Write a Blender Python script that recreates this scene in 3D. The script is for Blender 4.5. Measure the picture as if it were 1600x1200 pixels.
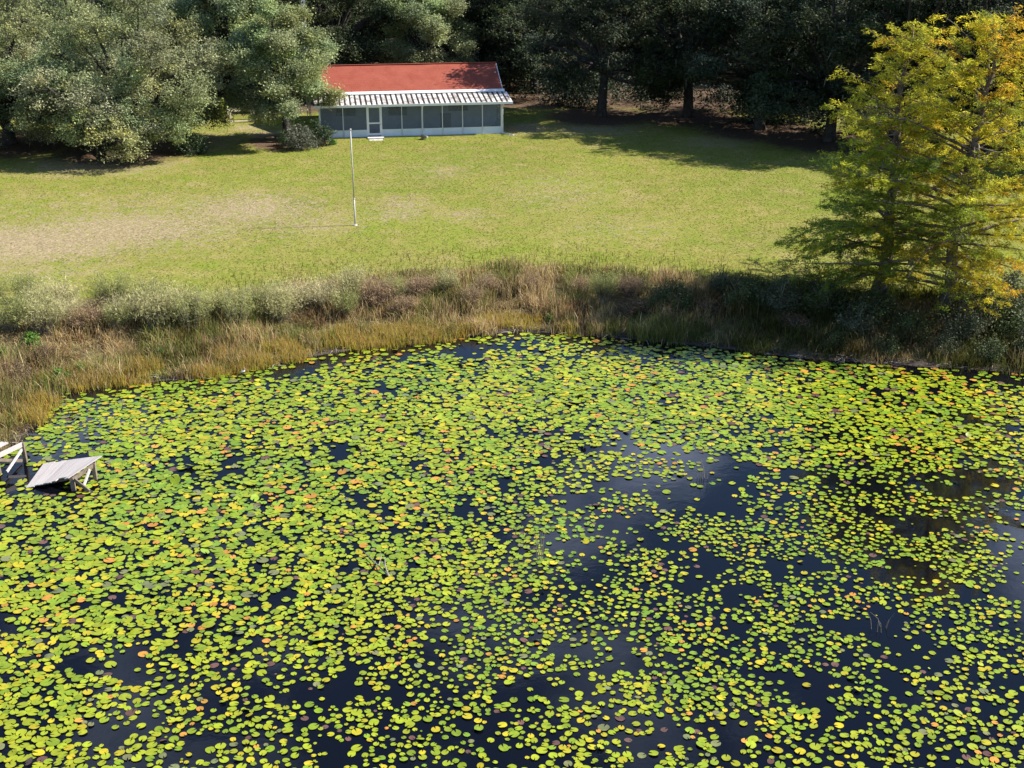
import bpy, math, random
import numpy as np
from mathutils import Vector, Matrix

R = math.radians
rng = np.random.default_rng(7)
random.seed(7)
scene = bpy.context.scene
for o in list(bpy.data.objects):
    bpy.data.objects.remove(o)
COL = scene.collection

# ------------------------------------------------------------------ camera, sky, sun, exposure
HC, PITCH, F = 20.0, R(21.0), 2000.0           # drone 20 m above the pond, looking 21 degrees down
cam_d = bpy.data.cameras.new('camera')
cam_d.sensor_width = 36.0
cam_d.lens = 36.0 * F / 1600.0
cam_d.clip_start = 0.5
cam_d.clip_end = 6000
cam = bpy.data.objects.new('camera', cam_d)
COL.objects.link(cam)
cam.location = (0, 0, HC)
cam.rotation_euler = (math.pi / 2 - PITCH, 0, 0)
scene.camera = cam

SUN_EL, SUN_AZ = R(41.0), R(8.0)              # azimuth measured from +X towards +Y
S = Vector((math.cos(SUN_EL) * math.cos(SUN_AZ), math.cos(SUN_EL) * math.sin(SUN_AZ), math.sin(SUN_EL)))
sun_d = bpy.data.lights.new('sun', 'SUN')
sun_d.energy = 5.0
sun_d.angle = R(0.55)
sun_d.color = (1.0, 0.94, 0.84)
sun = bpy.data.objects.new('sun', sun_d)
COL.objects.link(sun)
sun.location = (60, 20, 60)
sun.rotation_euler = S.to_track_quat('Z', 'Y').to_euler()

world = bpy.data.worlds.new('World')
scene.world = world
world.use_nodes = True
wn, wl = world.node_tree.nodes, world.node_tree.links
bg = wn['Background']
bg.inputs['Strength'].default_value = 0.075
sky = wn.new('ShaderNodeTexSky')
sky.sky_type = 'NISHITA'
sky.sun_disc = False
sky.sun_elevation = SUN_EL
sky.sun_rotation = math.pi / 2 - SUN_AZ
sky.air_density = 1.0
sky.dust_density = 0.0
sky.ozone_density = 5.0
# scattered fair-weather cloud, the same statistics over the whole sky
geo = wn.new('ShaderNodeTexCoord')
sep = wn.new('ShaderNodeSeparateXYZ')
wl.new(geo.outputs['Generated'], sep.inputs[0])
mz = wn.new('ShaderNodeMath'); mz.operation = 'MAXIMUM'; mz.inputs[1].default_value = 0.0
wl.new(sep.outputs['Z'], mz.inputs[0])
az = wn.new('ShaderNodeMath'); az.operation = 'ADD'; az.inputs[1].default_value = 0.12
wl.new(mz.outputs[0], az.inputs[0])
dv = wn.new('ShaderNodeVectorMath'); dv.operation = 'DIVIDE'
cmb = wn.new('ShaderNodeCombineXYZ')
for i in range(3):
    wl.new(az.outputs[0], cmb.inputs[i])
wl.new(geo.outputs['Generated'], dv.inputs[0])
wl.new(cmb.outputs[0], dv.inputs[1])
cn = wn.new('ShaderNodeTexNoise')
cn.inputs['Scale'].default_value = 2.1
cn.inputs['Detail'].default_value = 5
cn.inputs['Roughness'].default_value = 0.55
cmap = wn.new('ShaderNodeMapping'); cmap.inputs['Location'].default_value = (17.27, -10.24, 0)
wl.new(dv.outputs[0], cmap.inputs['Vector']); wl.new(cmap.outputs[0], cn.inputs['Vector'])
cr = wn.new('ShaderNodeMapRange')
cr.inputs['From Min'].default_value = 0.575
cr.inputs['From Max'].default_value = 0.76
cr.inputs['To Max'].default_value = 0.8
wl.new(cn.outputs['Fac'], cr.inputs['Value'])
cm = wn.new('ShaderNodeMixRGB')
cm.inputs['Color2'].default_value = (16.0, 18.5, 24.5, 1)
wl.new(cr.outputs[0], cm.inputs['Fac'])
wl.new(sky.outputs[0], cm.inputs['Color1'])
wl.new(cm.outputs[0], bg.inputs['Color'])

scene.view_settings.view_transform = 'Standard'
scene.view_settings.look = 'None'
scene.view_settings.exposure = 1.1
scene.view_settings.gamma = 1.0
scene.view_settings.use_curve_mapping = False
scene.render.engine = 'CYCLES'
scene.cycles.max_bounces = 5
scene.cycles.diffuse_bounces = 2
scene.cycles.glossy_bounces = 2
scene.cycles.transmission_bounces = 2
scene.cycles.transparent_max_bounces = 12
scene.cycles.caustics_reflective = False
scene.cycles.caustics_refractive = False

# ------------------------------------------------------------------ helpers
def mesh_np(name, V, Fc, mat=None, col=None, smooth=False, attrs=None):
    """V (N,3); Fc (M,k) array or list of arrays of different k"""
    V = np.asarray(V, dtype=np.float32)
    groups = Fc if isinstance(Fc, list) else [Fc]
    groups = [np.asarray(g, dtype=np.int32) for g in groups if len(g)]
    loops = np.concatenate([g.ravel() for g in groups])
    sizes = np.concatenate([np.full(len(g), g.shape[1], dtype=np.int32) for g in groups])
    starts = np.concatenate([[0], np.cumsum(sizes)[:-1]]).astype(np.int32)
    me = bpy.data.meshes.new(name)
    me.vertices.add(len(V)); me.vertices.foreach_set('co', V.ravel())
    me.loops.add(len(loops)); me.loops.foreach_set('vertex_index', loops)
    me.polygons.add(len(sizes)); me.polygons.foreach_set('loop_start', starts)
    me.polygons.foreach_set('use_smooth', np.full(len(sizes), bool(smooth)))
    if col is not None:
        a = me.attributes.new('Col', 'FLOAT_COLOR', 'POINT')
        c = np.ones((len(V), 4), dtype=np.float32); c[:, :3] = np.asarray(col)[:, :3]
        a.data.foreach_set('color', c.ravel())
    for k, v in (attrs or {}).items():
        a = me.attributes.new(k, 'FLOAT', 'POINT')
        a.data.foreach_set('value', np.asarray(v, dtype=np.float32))
    me.update(calc_edges=True)
    if mat:
        me.materials.append(mat)
    return me

def link(name, me, parent=None, loc=None, rotz=None, scale=None):
    o = bpy.data.objects.new(name, me)
    COL.objects.link(o)
    if parent: o.parent = parent
    if loc is not None: o.location = loc
    if rotz is not None: o.rotation_euler = (0, 0, rotz)
    if scale is not None: o.scale = scale if hasattr(scale, '__len__') else (scale,) * 3
    return o

def tag(o, label=None, cat=None, group=None, kind=None):
    if label: o['label'] = label
    if cat: o['category'] = cat
    if group: o['group'] = group
    if kind: o['kind'] = kind
    return o

def ring(x0, x1, z0, z1, w, y0, y1, holes=None):
    """flat frame in the XZ plane as one connected mesh; holes lists inner (x0,x1,z0,z1)"""
    xs = sorted({x0, x1} | {v for h in holes for v in h[:2]}); zs = sorted({z0, z1} | {v for h in holes for v in h[2:]})
    idx = {}; V = []; Q_ = []
    def vi(x, y, z):
        k_ = (round(x, 5), round(y, 5), round(z, 5))
        if k_ not in idx: idx[k_] = len(V); V.append((x, y, z))
        return idx[k_]
    solid = lambda i, j: 0 <= i < len(xs) - 1 and 0 <= j < len(zs) - 1 and not any(h[0] - 1e-6 <= xs[i] and xs[i + 1] <= h[1] + 1e-6 and h[2] - 1e-6 <= zs[j] and zs[j + 1] <= h[3] + 1e-6 for h in holes)
    for i in range(len(xs) - 1):
        for j in range(len(zs) - 1):
            if not solid(i, j): continue
            a, b, c, d = xs[i], xs[i + 1], zs[j], zs[j + 1]
            Q_.append([vi(a, y0, c), vi(b, y0, c), vi(b, y0, d), vi(a, y0, d)]); Q_.append([vi(a, y1, c), vi(a, y1, d), vi(b, y1, d), vi(b, y1, c)])
            if not solid(i - 1, j): Q_.append([vi(a, y0, c), vi(a, y0, d), vi(a, y1, d), vi(a, y1, c)])
            if not solid(i + 1, j): Q_.append([vi(b, y0, c), vi(b, y1, c), vi(b, y1, d), vi(b, y0, d)])
            if not solid(i, j - 1): Q_.append([vi(a, y0, c), vi(a, y1, c), vi(b, y1, c), vi(b, y0, c)])
            if not solid(i, j + 1): Q_.append([vi(a, y0, d), vi(b, y0, d), vi(b, y1, d), vi(a, y1, d)])
    m_ = MB(); m_.add(V, Q_); return m_

def thing(name, label, cat, loc=(0, 0, 0), rotz=0.0, group=None):
    o = bpy.data.objects.new(name, None)
    o.empty_display_size = 0.3
    COL.objects.link(o)
    o.location = loc
    o.rotation_euler = (0, 0, rotz)
    return tag(o, label, cat, group)

class MB:
    """collects boxes, bars and tubes into one mesh"""
    def __init__(s): s.V = []; s.Q = []; s.T = []; s.n = 0
    def add(s, V, Q=(), T=()):
        V = np.asarray(V, float)
        s.V.append(V)
        if len(Q): s.Q.append(np.asarray(Q) + s.n)
        if len(T): s.T.append(np.asarray(T) + s.n)
        s.n += len(V)
    def box(s, a, b):
        (x0, y0, z0), (x1, y1, z1) = a, b
        V = [(x0,y0,z0),(x1,y0,z0),(x1,y1,z0),(x0,y1,z0),(x0,y0,z1),(x1,y0,z1),(x1,y1,z1),(x0,y1,z1)]
        s.add(V, [(0,3,2,1),(4,5,6,7),(0,1,5,4),(1,2,6,5),(2,3,7,6),(3,0,4,7)]); return s
    def bar(s, p, q, w, h, up=(0, 0, 1)):
        """rectangular bar from p to q, w wide, h high along up"""
        p, q = Vector(p), Vector(q)
        d = (q - p).normalized(); up = Vector(up)
        sd = d.cross(up)
        if sd.length < 1e-4: sd = d.cross(Vector((1, 0, 0)))
        sd.normalize(); u = sd.cross(d).normalized()
        V = []
        for c in (p, q):
            for a, b in ((-1,-1),(1,-1),(1,1),(-1,1)):
                V.append(tuple(c + sd * (a * w / 2) + u * (b * h / 2)))
        s.add(V, [(0,1,2,3),(7,6,5,4),(0,4,5,1),(1,5,6,2),(2,6,7,3),(3,7,4,0)]); return s
    def tube(s, pts, rad, n=6, cap=True):
        V, Q, T = tube_np(pts, rad, n, cap); s.add(V, Q, T); return s
    def data(s):
        return np.concatenate(s.V), [np.concatenate(g) for g in (s.Q, s.T) if g]
    def mesh(s, name, mat, smooth=False, col=None):
        V, Fc = s.data()
        c = None if col is None else np.tile(col, (len(V), 1))
        return mesh_np(name, V, Fc, mat, smooth=smooth, col=c)
    def build(s, name, mat, parent=None, smooth=False, **k):
        return link(name, s.mesh(name, mat, smooth), parent, **k)

def tube_np(pts, rad, n=6, cap=True):
    pts = np.asarray(pts, float); m = len(pts)
    rad = np.broadcast_to(np.asarray(rad, float), (m,))
    tan = np.gradient(pts, axis=0)
    tan /= np.linalg.norm(tan, axis=1, keepdims=True) + 1e-9
    ref = np.array([0, 0, 1.0]) if abs(tan[:, 2]).mean() < 0.8 else np.array([1.0, 0, 0])
    s1 = np.cross(tan, ref); s1 /= np.linalg.norm(s1, axis=1, keepdims=True) + 1e-9
    s2 = np.cross(tan, s1)
    a = np.linspace(0, 2 * np.pi, n, endpoint=False)
    V = pts[:, None, :] + rad[:, None, None] * (np.cos(a)[None, :, None] * s1[:, None, :] + np.sin(a)[None, :, None] * s2[:, None, :])
    V = V.reshape(-1, 3)
    i = np.arange(m - 1)[:, None] * n; j = np.arange(n)[None, :]; k = (j + 1) % n
    Q = np.stack([i + j, i + k, i + n + k, i + n + j], -1).reshape(-1, 4)
    T = []
    if cap:
        V = np.concatenate([V, pts[:1], pts[-1:]])
        for q in range(n):
            T.append((m * n, (q + 1) % n, q)); T.append((m * n + 1, (m - 1) * n + q, (m - 1) * n + (q + 1) % n))
    return V, Q, np.array(T, dtype=int).reshape(-1, 3)

def vnoise(x, y, scale, seed, octaves=3):
    """smooth value noise in 0..1"""
    out = np.zeros_like(x, dtype=float); amp = 1.0; tot = 0.0
    for o in range(octaves):
        r = np.random.default_rng(seed + o * 17)
        tab = r.random((256, 256))
        u = x / scale + 91.3; v = y / scale + 47.7
        iu = np.floor(u).astype(int); iv = np.floor(v).astype(int)
        fu = u - iu; fv = v - iv
        fu = fu * fu * (3 - 2 * fu); fv = fv * fv * (3 - 2 * fv)
        g = lambda a, b: tab[a % 256, b % 256]
        out += amp * ((g(iu, iv) * (1 - fu) + g(iu + 1, iv) * fu) * (1 - fv) + (g(iu, iv + 1) * (1 - fu) + g(iu + 1, iv + 1) * fu) * fv)
        tot += amp; amp *= 0.5; scale *= 0.5
    return out / tot

def sstep(a, b, x):
    t = np.clip((x - a) / (b - a), 0, 1)
    return t * t * (3 - 2 * t)

cp, sp = math.cos(PITCH), math.sin(PITCH)
def W(px, py, z=0.0):
    """where the sight line through a photo pixel meets the level z: surveying the place from the photo"""
    a = (px - 800) / F; b = (py - 600) / F
    dx, dy, dz = a, cp - b * sp, -sp - b * cp
    t = (z - HC) / dz
    return np.array((dx * t, dy * t, z))
def proj(P):
    P = np.asarray(P, float)
    rz = P[..., 2] - HC
    dep = P[..., 1] * cp - rz * sp
    dn = -P[..., 1] * sp - rz * cp
    return 800 + F * P[..., 0] / dep, 600 + F * dn / dep, dep

# ------------------------------------------------------------------ materials
def new_mat(name):
    m = bpy.data.materials.new(name); m.use_nodes = True
    nt = m.node_tree
    return m, nt.nodes, nt.links, nt.nodes['Principled BSDF']

def noise_node(n, l, scale, detail=4, rough=0.6, vec=None, dist=0.0):
    t = n.new('ShaderNodeTexNoise')
    t.inputs['Scale'].default_value = scale; t.inputs['Detail'].default_value = detail
    t.inputs['Roughness'].default_value = rough; t.inputs['Distortion'].default_value = dist
    if vec: l.new(vec, t.inputs['Vector'])
    return t

def ramp(n, l, src, stops):
    r = n.new('ShaderNodeValToRGB'); e = r.color_ramp.elements
    while len(e) < len(stops): e.new(0.5)
    for i, (p, c) in enumerate(stops):
        e[i].position = p; e[i].color = (*c, 1)
    l.new(src, r.inputs['Fac']); return r

def mix(n, l, fac, a, b, mode='MIX'):
    m = n.new('ShaderNodeMixRGB'); m.blend_type = mode
    for s, v in ((0, fac), (1, a), (2, b)):
        if hasattr(v, 'links') or hasattr(v, 'is_output'): l.new(v, m.inputs[s])
        else: m.inputs[s].default_value = v if s == 0 else (*v, 1)
    return m

def plain(name, c, rough=0.6, var=0.25, scale=6.0, bump=0.0, metal=0.0, spec=0.4, c2=None, contrast=(0.35, 0.65)):
    """a colour with procedural wear"""
    m, n, l, p = new_mat(name)
    tc = n.new('ShaderNodeTexCoord')
    t = noise_node(n, l, scale, 6, 0.65, tc.outputs['Object'])
    dark = c2 or tuple(x * (1 - var) for x in c)
    r = ramp(n, l, t.outputs['Fac'], [(contrast[0], dark), (contrast[1], c)])
    l.new(r.outputs[0], p.inputs['Base Color'])
    p.inputs['Roughness'].default_value = rough
    p.inputs['Metallic'].default_value = metal
    p.inputs['Specular IOR Level'].default_value = spec
    if bump:
        b = n.new('ShaderNodeBump'); b.inputs['Strength'].default_value = bump; b.inputs['Distance'].default_value = 0.02
        l.new(t.outputs['Fac'], b.inputs['Height']); l.new(b.outputs[0], p.inputs['Normal'])
    return m

def leafy(name, rough=0.5, trans=0.3, spec=0.25, tint=(1, 1, 1)):
    """leaf colour comes from each leaf's own colour attribute"""
    m, n, l, p = new_mat(name)
    a = n.new('ShaderNodeAttribute'); a.attribute_name = 'Col'
    mt = mix(n, l, 1.0, a.outputs['Color'], tint, 'MULTIPLY')
    l.new(mt.outputs[0], p.inputs['Base Color'])
    p.inputs['Roughness'].default_value = rough
    p.inputs['Specular IOR Level'].default_value = spec
    tr = n.new('ShaderNodeBsdfTranslucent')
    l.new(mt.outputs[0], tr.inputs['Color'])
    ms = n.new('ShaderNodeMixShader'); ms.inputs[0].default_value = trans
    l.new(p.outputs[0], ms.inputs[1]); l.new(tr.outputs[0], ms.inputs[2])
    l.new(ms.outputs[0], n['Material Output'].inputs['Surface'])
    return m

M = {}
M['oak_leaf'] = leafy('oak_leaf', 0.6, 0.33, 0.2)
M['cypress_leaf'] = leafy('cypress_leaf', 0.7, 0.55, 0.1)
M['grass_blade'] = leafy('grass_blade', 0.75, 0.45, 0.08)
M['bush_leaf'] = leafy('bush_leaf', 0.55, 0.25, 0.25)
M['moss'] = leafy('moss', 0.9, 0.3, 0.05)
M['oak_bark'] = plain('oak_bark', (0.08, 0.07, 0.062), 0.9, 0.55, 3.0, 0.6, spec=0.1)
M['cypress_bark'] = plain('cypress_bark', (0.24, 0.19, 0.16), 0.9, 0.6, 4.0, 0.6, spec=0.1, c2=(0.07, 0.05, 0.045))
M['white_paint'] = plain('white_paint', (0.78, 0.79, 0.80), 0.45, 0.12, 3.0)
M['trim'] = plain('trim', (0.80, 0.80, 0.79), 0.5, 0.10, 2.0)
M['knee_panel'] = plain('knee_panel', (0.68, 0.76, 0.85), 0.5, 0.1, 1.5)
M['siding'] = plain('siding', (0.62, 0.65, 0.69), 0.6, 0.12, 1.2)
M['porch_floor'] = plain('porch_floor', (0.32, 0.31, 0.30), 0.8, 0.2, 2.0)
M['concrete'] = plain('concrete', (0.62, 0.60, 0.56), 0.85, 0.2, 4.0, 0.2)
M['window_frame'] = plain('window_frame', (0.16, 0.14, 0.13), 0.5, 0.2, 4.0)
M['metal_pan'] = plain('metal_pan', (0.80, 0.79, 0.77), 0.4, 0.0, 1.4, c2=(0.26, 0.22, 0.19), contrast=(0.40, 0.62))
M['metal_rib'] = plain('metal_rib', (0.045, 0.036, 0.032), 0.75, 0.4, 3.0)
M['pole_paint'] = plain('pole_paint', (0.50, 0.48, 0.44), 0.45, 0.25, 5.0)
M['galv'] = plain('galv', (0.48, 0.50, 0.52), 0.4, 0.3, 6.0, metal=0.5)
M['timber_pale'] = plain('timber_pale', (0.72, 0.64, 0.45), 0.8, 0.2, 5.0, 0.2)
M['grey_timber'] = plain('grey_timber', (0.23, 0.18, 0.135), 0.85, 0.45, 7.0, 0.3)
M['dark_paint'] = plain('dark_paint', (0.018, 0.018, 0.026), 0.25, 0.2, 3.0, spec=0.6)
M['rubber'] = plain('rubber', (0.015, 0.015, 0.015), 0.8, 0.2, 6.0)
M['dead_wood'] = plain('dead_wood', (0.34, 0.30, 0.26), 0.85, 0.35, 8.0)
M['reed'] = plain('reed', (0.20, 0.17, 0.14), 0.85, 0.35, 8.0)
M['bird_white'] = plain('bird_white', (0.8, 0.8, 0.78), 0.7, 0.08, 8.0)
M['bird_dark'] = plain('bird_dark', (0.10, 0.07, 0.03), 0.6, 0.2, 8.0)

m, n, l, p = new_mat('dark_glass')
p.inputs['Base Color'].default_value = (0.012, 0.014, 0.018, 1)
p.inputs['Roughness'].default_value = 0.06
tc = n.new('ShaderNodeTexCoord')
t = noise_node(n, l, 2.0, 2, 0.5, tc.outputs['Object'])
b = n.new('ShaderNodeBump'); b.inputs['Strength'].default_value = 0.03
l.new(t.outputs['Fac'], b.inputs['Height']); l.new(b.outputs[0], p.inputs['Normal'])
M['glass'] = m

# insect screen: a fine dark mesh, half of it holes
m, n, l, p = new_mat('insect_screen')
p.inputs['Base Color'].default_value = (0.14, 0.175, 0.225, 1)
p.inputs['Roughness'].default_value = 0.7
tr = n.new('ShaderNodeBsdfTransparent')
ms = n.new('ShaderNodeMixShader')
tc = n.new('ShaderNodeTexCoord')
t = noise_node(n, l, 1.3, 3, 0.5, tc.outputs['Object'])
mr = n.new('ShaderNodeMapRange'); mr.inputs['To Min'].default_value = 0.28; mr.inputs['To Max'].default_value = 0.42
l.new(t.outputs['Fac'], mr.inputs['Value']); l.new(mr.outputs[0], ms.inputs[0])
l.new(tr.outputs[0], ms.inputs[1]); l.new(p.outputs[0], ms.inputs[2])
l.new(ms.outputs[0], n['Material Output'].inputs['Surface'])
M['screen'] = m

# red roof: granular, slightly faded, faint courses
m, n, l, p = new_mat('red_roof')
tc = n.new('ShaderNodeTexCoord')
t1 = noise_node(n, l, 0.9, 5, 0.6, tc.outputs['Object'])
t2 = noise_node(n, l, 14.0, 4, 0.7, tc.outputs['Object'])
r1 = ramp(n, l, t1.outputs['Fac'], [(0.3, (0.27, 0.062, 0.038)), (0.7, (0.34, 0.094, 0.060))])
r2 = ramp(n, l, t2.outputs['Fac'], [(0.3, (0.62, 0.6, 0.6)), (0.7, (1.12, 1.1, 1.1))])
mm = mix(n, l, 1.0, r1.outputs[0], r2.outputs[0], 'MULTIPLY')
wv = n.new('ShaderNodeTexWave'); wv.bands_direction = 'Y'; wv.inputs['Scale'].default_value = 1.2
wv.inputs['Distortion'].default_value = 0.6; wv.inputs['Detail'].default_value = 2
l.new(tc.outputs['Object'], wv.inputs['Vector'])
b = n.new('ShaderNodeBump'); b.inputs['Strength'].default_value = 0.25; b.inputs['Distance'].default_value = 0.02
l.new(wv.outputs['Fac'], b.inputs['Height'])
b2 = n.new('ShaderNodeBump'); b2.inputs['Strength'].default_value = 0.5; b2.inputs['Distance'].default_value = 0.02
l.new(t2.outputs['Fac'], b2.inputs['Height']); l.new(b.outputs[0], b2.inputs['Normal'])
l.new(b2.outputs[0], p.inputs['Normal'])
l.new(mm.outputs[0], p.inputs['Base Color'])
p.inputs['Roughness'].default_value = 0.85; p.inputs['Specular IOR Level'].default_value = 0.2
M['red_roof'] = m

# weathered dock plank
m, n, l, p = new_mat('dock_plank')
tc = n.new('ShaderNodeTexCoord')
mp = n.new('ShaderNodeMapping'); mp.inputs['Scale'].default_value = (1.2, 13, 13)
oi = n.new('ShaderNodeObjectInfo')
vo = n.new('ShaderNodeVectorMath'); vo.operation = 'ADD'
mo_ = n.new('ShaderNodeMath'); mo_.operation = 'MULTIPLY'; mo_.inputs[1].default_value = 40.0
l.new(oi.outputs['Random'], mo_.inputs[0]); l.new(tc.outputs['Object'], vo.inputs[0]); l.new(mo_.outputs[0], vo.inputs[1])
l.new(vo.outputs[0], mp.inputs['Vector'])
t = noise_node(n, l, 1.0, 5, 0.6, mp.outputs[0])
r = ramp(n, l, t.outputs['Fac'], [(0.20, (0.20, 0.17, 0.15)), (0.33, (0.44, 0.405, 0.39)), (0.75, (0.56, 0.525, 0.51))])
r2 = ramp(n, l, oi.outputs['Random'], [(0.0, (0.86, 0.84, 0.84)), (1.0, (1.05, 1.03, 1.02))])
mm = mix(n, l, 1.0, r.outputs[0], r2.outputs[0], 'MULTIPLY')
l.new(mm.outputs[0], p.inputs['Base Color'])
p.inputs['Roughness'].default_value = 0.85; p.inputs['Specular IOR Level'].default_value = 0.2
M['plank'] = m

# pond water: dark, tannin stained, nearly still
m, n, l, p = new_mat('pond_water')
p.inputs['Base Color'].default_value = (0.0022, 0.0026, 0.0050, 1)
p.inputs['Roughness'].default_value = 0.035
p.inputs['IOR'].default_value = 1.33
p.inputs['Specular IOR Level'].default_value = 0.5
tc = n.new('ShaderNodeTexCoord')
t = noise_node(n, l, 1.1, 3, 0.55, tc.outputs['Object'], 0.3)
t2 = noise_node(n, l, 9.0, 2, 0.5, tc.outputs['Object'])
ad = n.new('ShaderNodeMath'); ad.operation = 'MULTIPLY_ADD'; ad.inputs[1].default_value = 0.12
l.new(t2.outputs['Fac'], ad.inputs[0]); l.new(t.outputs['Fac'], ad.inputs[2])
b = n.new('ShaderNodeBump'); b.inputs['Strength'].default_value = 0.06; b.inputs['Distance'].default_value = 0.05
l.new(ad.outputs[0], b.inputs['Height']); l.new(b.outputs[0], p.inputs['Normal'])
M['water'] = m

# lily pad (colour of each pad in its attribute) and its single-pad twins
def pad_mat(name, colour=None):
    m, n, l, p = new_mat(name)
    if colour is None:
        a = n.new('ShaderNodeAttribute'); a.attribute_name = 'Col'; src = a.outputs['Color']
    else:
        oi = n.new('ShaderNodeObjectInfo')
        r = ramp(n, l, oi.outputs['Random'], [(0.0, tuple(c * 0.82 for c in colour)), (1.0, tuple(c * 1.12 for c in colour))])
        src = r.outputs[0]
    g = n.new('ShaderNodeNewGeometry')
    t = noise_node(n, l, 11.0, 3, 0.6, g.outputs['Position'])
    r2 = ramp(n, l, t.outputs['Fac'], [(0.3, (0.78, 0.8, 0.7)), (0.7, (1.12, 1.08, 1.1))])
    mm = mix(n, l, 1.0, src, r2.outputs[0], 'MULTIPLY')
    back = mix(n, l, 0.0, mm.outputs[0], (0.42, 0.40, 0.24))
    l.new(g.outputs['Backfacing'], back.inputs[0])
    l.new(back.outputs[0], p.inputs['Base Color'])
    p.inputs['Roughness'].default_value = 0.38
    p.inputs['Specular IOR Level'].default_value = 0.4
    return m
PADC = {
    'green': (0.185, 0.262, 0.014),
    'lime': (0.262, 0.310, 0.014),
    'fresh': (0.155, 0.250, 0.022),
    'yellow': (0.38, 0.33, 0.014),
    'orange': (0.44, 0.220, 0.035),
    'brown': (0.115, 0.062, 0.050),
    'dull': (0.150, 0.165, 0.070),
}
M['pads'] = pad_mat('lily_pad_mixed')
for k, c in PADC.items():
    M['pad_' + k] = pad_mat('lily_pad_' + k, c)

# ------------------------------------------------------------------ pond outline and terrain
SHORE_PX = [(-420, 900), (-160, 775), (-40, 728), (28, 690), (58, 662), (72, 634), (100, 612), (150, 602), (230, 597), (310, 590), (390, 577),
            (470, 560), (560, 545), (650, 536), (735, 524), (800, 518), (880, 520), (960, 527), (1100, 541), (1250, 560),
            (1400, 570), (1600, 583), (1850, 600), (2300, 640)]
shore = np.array([W(*q)[:2] for q in SHORE_PX])
pond = np.concatenate([shore, [(75, 30), (80, -40), (-70, -40), (-45, 15)]])

def signed_dist(x, y):
    """metres outside (+) or inside (-) the pond outline"""
    x = np.asarray(x, float); y = np.asarray(y, float)
    d2 = np.full(x.shape, 1e9); inside = np.zeros(x.shape, bool)
    n_ = len(pond)
    for i in range(n_):
        x0, y0 = pond[i]; x1, y1 = pond[(i + 1) % n_]
        ex, ey = x1 - x0, y1 - y0
        t = np.clip(((x - x0) * ex + (y - y0) * ey) / (ex * ex + ey * ey), 0, 1)
        d2 = np.minimum(d2, (x - x0 - t * ex) ** 2 + (y - y0 - t * ey) ** 2)
        cond = ((y0 > y) != (y1 > y))
        with np.errstate(divide='ignore', invalid='ignore'):
            xi = x0 + (y - y0) * ex / (ey if ey != 0 else 1e-9)
        inside ^= cond & (x < xi)
    d = np.sqrt(d2)
    return np.where(inside, -d, d)

def ground(x, y, sd=None):
    x = np.asarray(x, float); y = np.asarray(y, float)
    if sd is None: sd = signed_dist(x, y)
    wob = (vnoise(x, y, 2.5, 5, 2) - 0.5) * 0.9
    h = np.where(sd < 0, np.maximum(sd * 0.28, -0.9), 0.05 + 1.15 * sstep(0.0, 6.5, sd + wob))
    h = h + 0.5 * sstep(8, 60, sd) + (vnoise(x, y, 14, 3, 2) - 0.5) * 0.22 * sstep(2, 10, sd)
    return h
def gz(x, y): return float(ground(np.array([x]), np.array([y]))[0])
def G(px, py):
    z = 1.2
    for _ in range(6):
        q = W(px, py, z); z = gz(q[0], q[1])
    return Vector((q[0], q[1], z))

# trees of the woods: (x, y, prototype, scale, label, group)
def X(px, d): return (px - 800) / F * (d * cp + 18.6 * sp)
WOODS = 'oaks of the dark woods behind the lawn'
NUM = 'one two three four five six seven eight nine ten eleven twelve thirteen fourteen fifteen sixteen'.split()
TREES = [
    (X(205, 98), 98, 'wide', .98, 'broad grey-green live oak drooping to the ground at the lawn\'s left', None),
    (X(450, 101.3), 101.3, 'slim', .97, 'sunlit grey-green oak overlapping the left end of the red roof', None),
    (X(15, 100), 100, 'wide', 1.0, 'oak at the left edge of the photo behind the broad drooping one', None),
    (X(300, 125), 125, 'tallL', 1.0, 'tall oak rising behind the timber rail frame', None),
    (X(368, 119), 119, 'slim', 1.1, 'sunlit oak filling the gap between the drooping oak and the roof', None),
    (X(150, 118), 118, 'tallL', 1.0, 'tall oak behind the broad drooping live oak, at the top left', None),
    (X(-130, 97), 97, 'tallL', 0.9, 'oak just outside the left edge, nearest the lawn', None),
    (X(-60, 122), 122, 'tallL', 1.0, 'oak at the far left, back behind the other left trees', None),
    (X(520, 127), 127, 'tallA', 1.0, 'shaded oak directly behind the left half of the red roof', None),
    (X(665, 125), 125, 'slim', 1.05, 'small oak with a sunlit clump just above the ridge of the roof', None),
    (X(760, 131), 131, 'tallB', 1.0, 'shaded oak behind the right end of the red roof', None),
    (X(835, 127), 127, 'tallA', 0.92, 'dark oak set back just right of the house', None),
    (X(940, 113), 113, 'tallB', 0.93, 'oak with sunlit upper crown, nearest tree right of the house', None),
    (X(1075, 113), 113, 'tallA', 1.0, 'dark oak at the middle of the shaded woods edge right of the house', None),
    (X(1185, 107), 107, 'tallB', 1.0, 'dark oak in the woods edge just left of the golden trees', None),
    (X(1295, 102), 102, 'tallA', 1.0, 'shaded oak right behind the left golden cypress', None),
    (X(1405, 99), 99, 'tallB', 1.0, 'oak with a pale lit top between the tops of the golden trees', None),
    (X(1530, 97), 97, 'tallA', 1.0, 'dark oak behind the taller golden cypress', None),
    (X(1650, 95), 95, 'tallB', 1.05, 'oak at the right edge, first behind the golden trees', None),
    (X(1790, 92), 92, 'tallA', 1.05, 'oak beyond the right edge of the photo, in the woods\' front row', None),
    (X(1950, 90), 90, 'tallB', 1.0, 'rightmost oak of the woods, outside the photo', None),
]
r_ = np.random.default_rng(11)
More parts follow.
